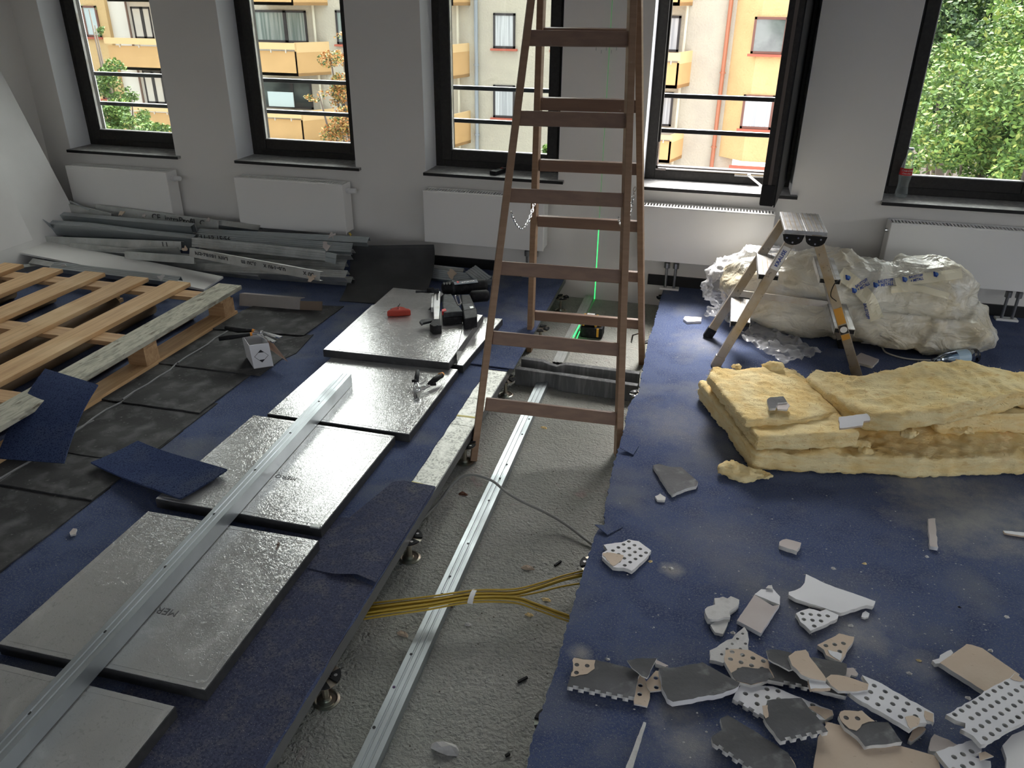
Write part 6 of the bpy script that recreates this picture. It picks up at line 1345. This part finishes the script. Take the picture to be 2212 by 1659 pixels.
# crumbs: small chips scattered over the carpet
chip = []
def crumb(px, py, s, m, z=0.0, cat='crumb'):
    p = G(px, py, z); mb = MB(); k = 5; a0 = random.random()*6
    base = [p+V((math.cos(a0+i*6.283/k)*s*(.6+random.random()*.7), math.sin(a0+i*6.283/k)*s*(.5+random.random()*.5), .0002)) for i in range(k)]
    tp = p+V((random.uniform(-.3, .3)*s, random.uniform(-.3, .3)*s, s*.75))
    vs = base+[tp]; fs = [tuple(reversed(range(k)))]+[(i, (i+1) % k, k) for i in range(k)]
    mb.add(vs, fs); return mb
named = [(1448, 1147+0, 6, 'crumb'),]
lst = [((1405, 1213), 'yellowish disc-like crumb left of the dusty patch'), ((1450, 1228), 'largest grey crumb beside the perforated piece'), ((1435, 1226), 'small crumb left of the largest grey one'), ((1985, 1427), 'yellow wool crumb near the plain beige board'), ((1838, 1352), 'winged white crumb below the white board'), ((1965, 1455), 'flat diamond-shaped crumb in the open carpet'), ((2092, 1508), 'round white crumb near the big perforated sheet'), ((2140, 1405), 'pinkish crumb behind the plain beige board'), ((2002, 1203), 'long white sliver below the narrow strip'), ((1868, 1218), 'thin yellowish sliver in the open carpet'), ((2175, 1333), 'pale sliver near the right photo edge'), ((2073, 1312), 'dark screw lying on the carpet'), ((1312, 1424), 'white crumb touching the large dark slab'), ((1582, 1367), 'white crumb below the pinkish board'), ((1800, 1228), 'tiny white crumb in open carpet')]
for (p_, lb_) in lst:
    y_ = 'yellow' in lb_; dk = 'screw' in lb_
    crumb(p_[0], p_[1], .008 if not dk else .005, WOOL if y_ else (PLB if dk else GYP)).build('crumb', WOOL if y_ else (PLB if dk else GYP), label=lb_, cat='crumb' if not dk else 'screw', group='crumbs on the carpet')
rnd = random.Random(33)
mb = MB()
for i in range(520):
    if i % 3: x, y = rnd.gauss(1780, 260), rnd.gauss(1380, 160)
    else: x, y = rnd.uniform(1330, 2212), rnd.uniform(640, 1659)
    if x < 1330-(y-985)*.28+20 or x > 2300 or y > 1750 or (1500 < x and 760 < y < 1040): continue
    s = rnd.choice((.0010, .0013, .0016, .0024)) * (1+.5*rnd.random()); c = crumb(x, y, s, GYP); mb.add(c.v, c.f)
for i in range(160):
    x, y = rnd.uniform(60, 1000), rnd.uniform(640, 1500); p = G(x, y)
    if not (-1.84 < p.x < -1.68 or -.98 < p.x < -.84): continue
    c = crumb(x, y, rnd.choice((.0012, .002)), GYP); mb.add(c.v, c.f)
mb.build('plaster_dust', GYP, label='fine white plaster crumbs scattered over the blue carpet', cat='debris', kind='stuff')
mb = MB()
for i in range(220):
    z = ZS; x = rnd.uniform(-.79, -.26); y = rnd.uniform(.9, 4.45); 
    if -.74 < x < -.58: continue
    s = rnd.choice((.0015, .002, .003)); b_ = [V((x+math.cos(k*1.57)*s, y+math.sin(k*1.57)*s, z+.0002)) for k in range(4)]; mb.add(b_+[V((x, y, z+s))], [(3, 2, 1, 0), (0, 1, 4), (1, 2, 4), (2, 3, 4), (3, 0, 4)])
mb.build('screed_grit', mat('grit', (.16, .15, .12), .9), label='dark grit scattered over the screed of the trench', cat='debris', kind='stuff')
def lump(px, py, s, lab, m, z=ZS, n=3, cat='debris piece', grp=None):
    mb = MB(); p = G(px, py, z); rb = random.Random(int(px))
    vs = []; k = 9
    for i in range(k): a = 6.283*i/k; q = s*(.6+rb.random()*.5); vs.append(p+V((math.cos(a)*q*1.5, math.sin(a)*q*.7, .0003)))
    for i in range(k): a = 6.283*i/k; q = s*(.3+rb.random()*.35); vs.append(p+V((math.cos(a)*q*1.5, math.sin(a)*q*.7, s*(.35+rb.random()*.5))))
    fs = [tuple(reversed(range(k)))]+[(i, (i+1) % k, k+(i+1) % k, k+i) for i in range(k)]+[tuple(k+i for i in range(k))]
    return mb.add(vs, fs).build('debris_piece', m, label=lab, cat=cat, group=grp)
lump(965, 1619, .030, 'pale plaster lump on the screed at the bottom of the photo', GYP); lump(1000, 1068, .014, 'brown torn scrap on the screed by the grey cable', mat('rust_scrap', (.16, .07, .04), .8)); lump(869, 1371, .016, 'pink paper scrap tucked against the trench channel', KRAFT); lump(973, 1311, .009, 'brown crumb beside the channel below the cables', mat('brown_crumb', (.12, .09, .06), .8)); lump(1175, 925, .011, 'yellow wool flock on the screed behind the ladder rung', WOOL); lump(1180, 1296, .012, 'yellow wool flock just under the cable fork', WOOL); lump(1140, 1228, .016, 'dry brown shred on the screed above the cables', KRAFT); lump(1010, 1350, .009, 'grey crumb on the screed below the cables', GYP); lump(1143, 1329, .010, 'pale yellow flock below the cable fork', WOOL)
for (a_, b_, lb_) in (((1198, 1222), (1212, 1212), 'small black cable clip on the screed above the cable fork'), ((1119, 1473), (1139, 1463), 'small black cable clip on the screed near the right edge'), ((1092, 1633), (1101, 1628), 'tiny black bit at the bottom of the trench')):
    a = G(*a_, ZS+.004); b = G(*b_, ZS+.004); MB().beam(a, b, .006, .006).build('cable_clip', PLB, label=lb_, cat='cable clip')
a, b = G(596, 1187, .044), G(602, 1173, .044)
MB().tube([a, a.lerp(b, .7), a.lerp(b, .72), b], [.0015, .002, .004, .004], 8).build('screw', mat('brown_screw', (.12, .08, .06), .5, .5), label='brown screw lying on the nearest whole floor panel', cat='screw')
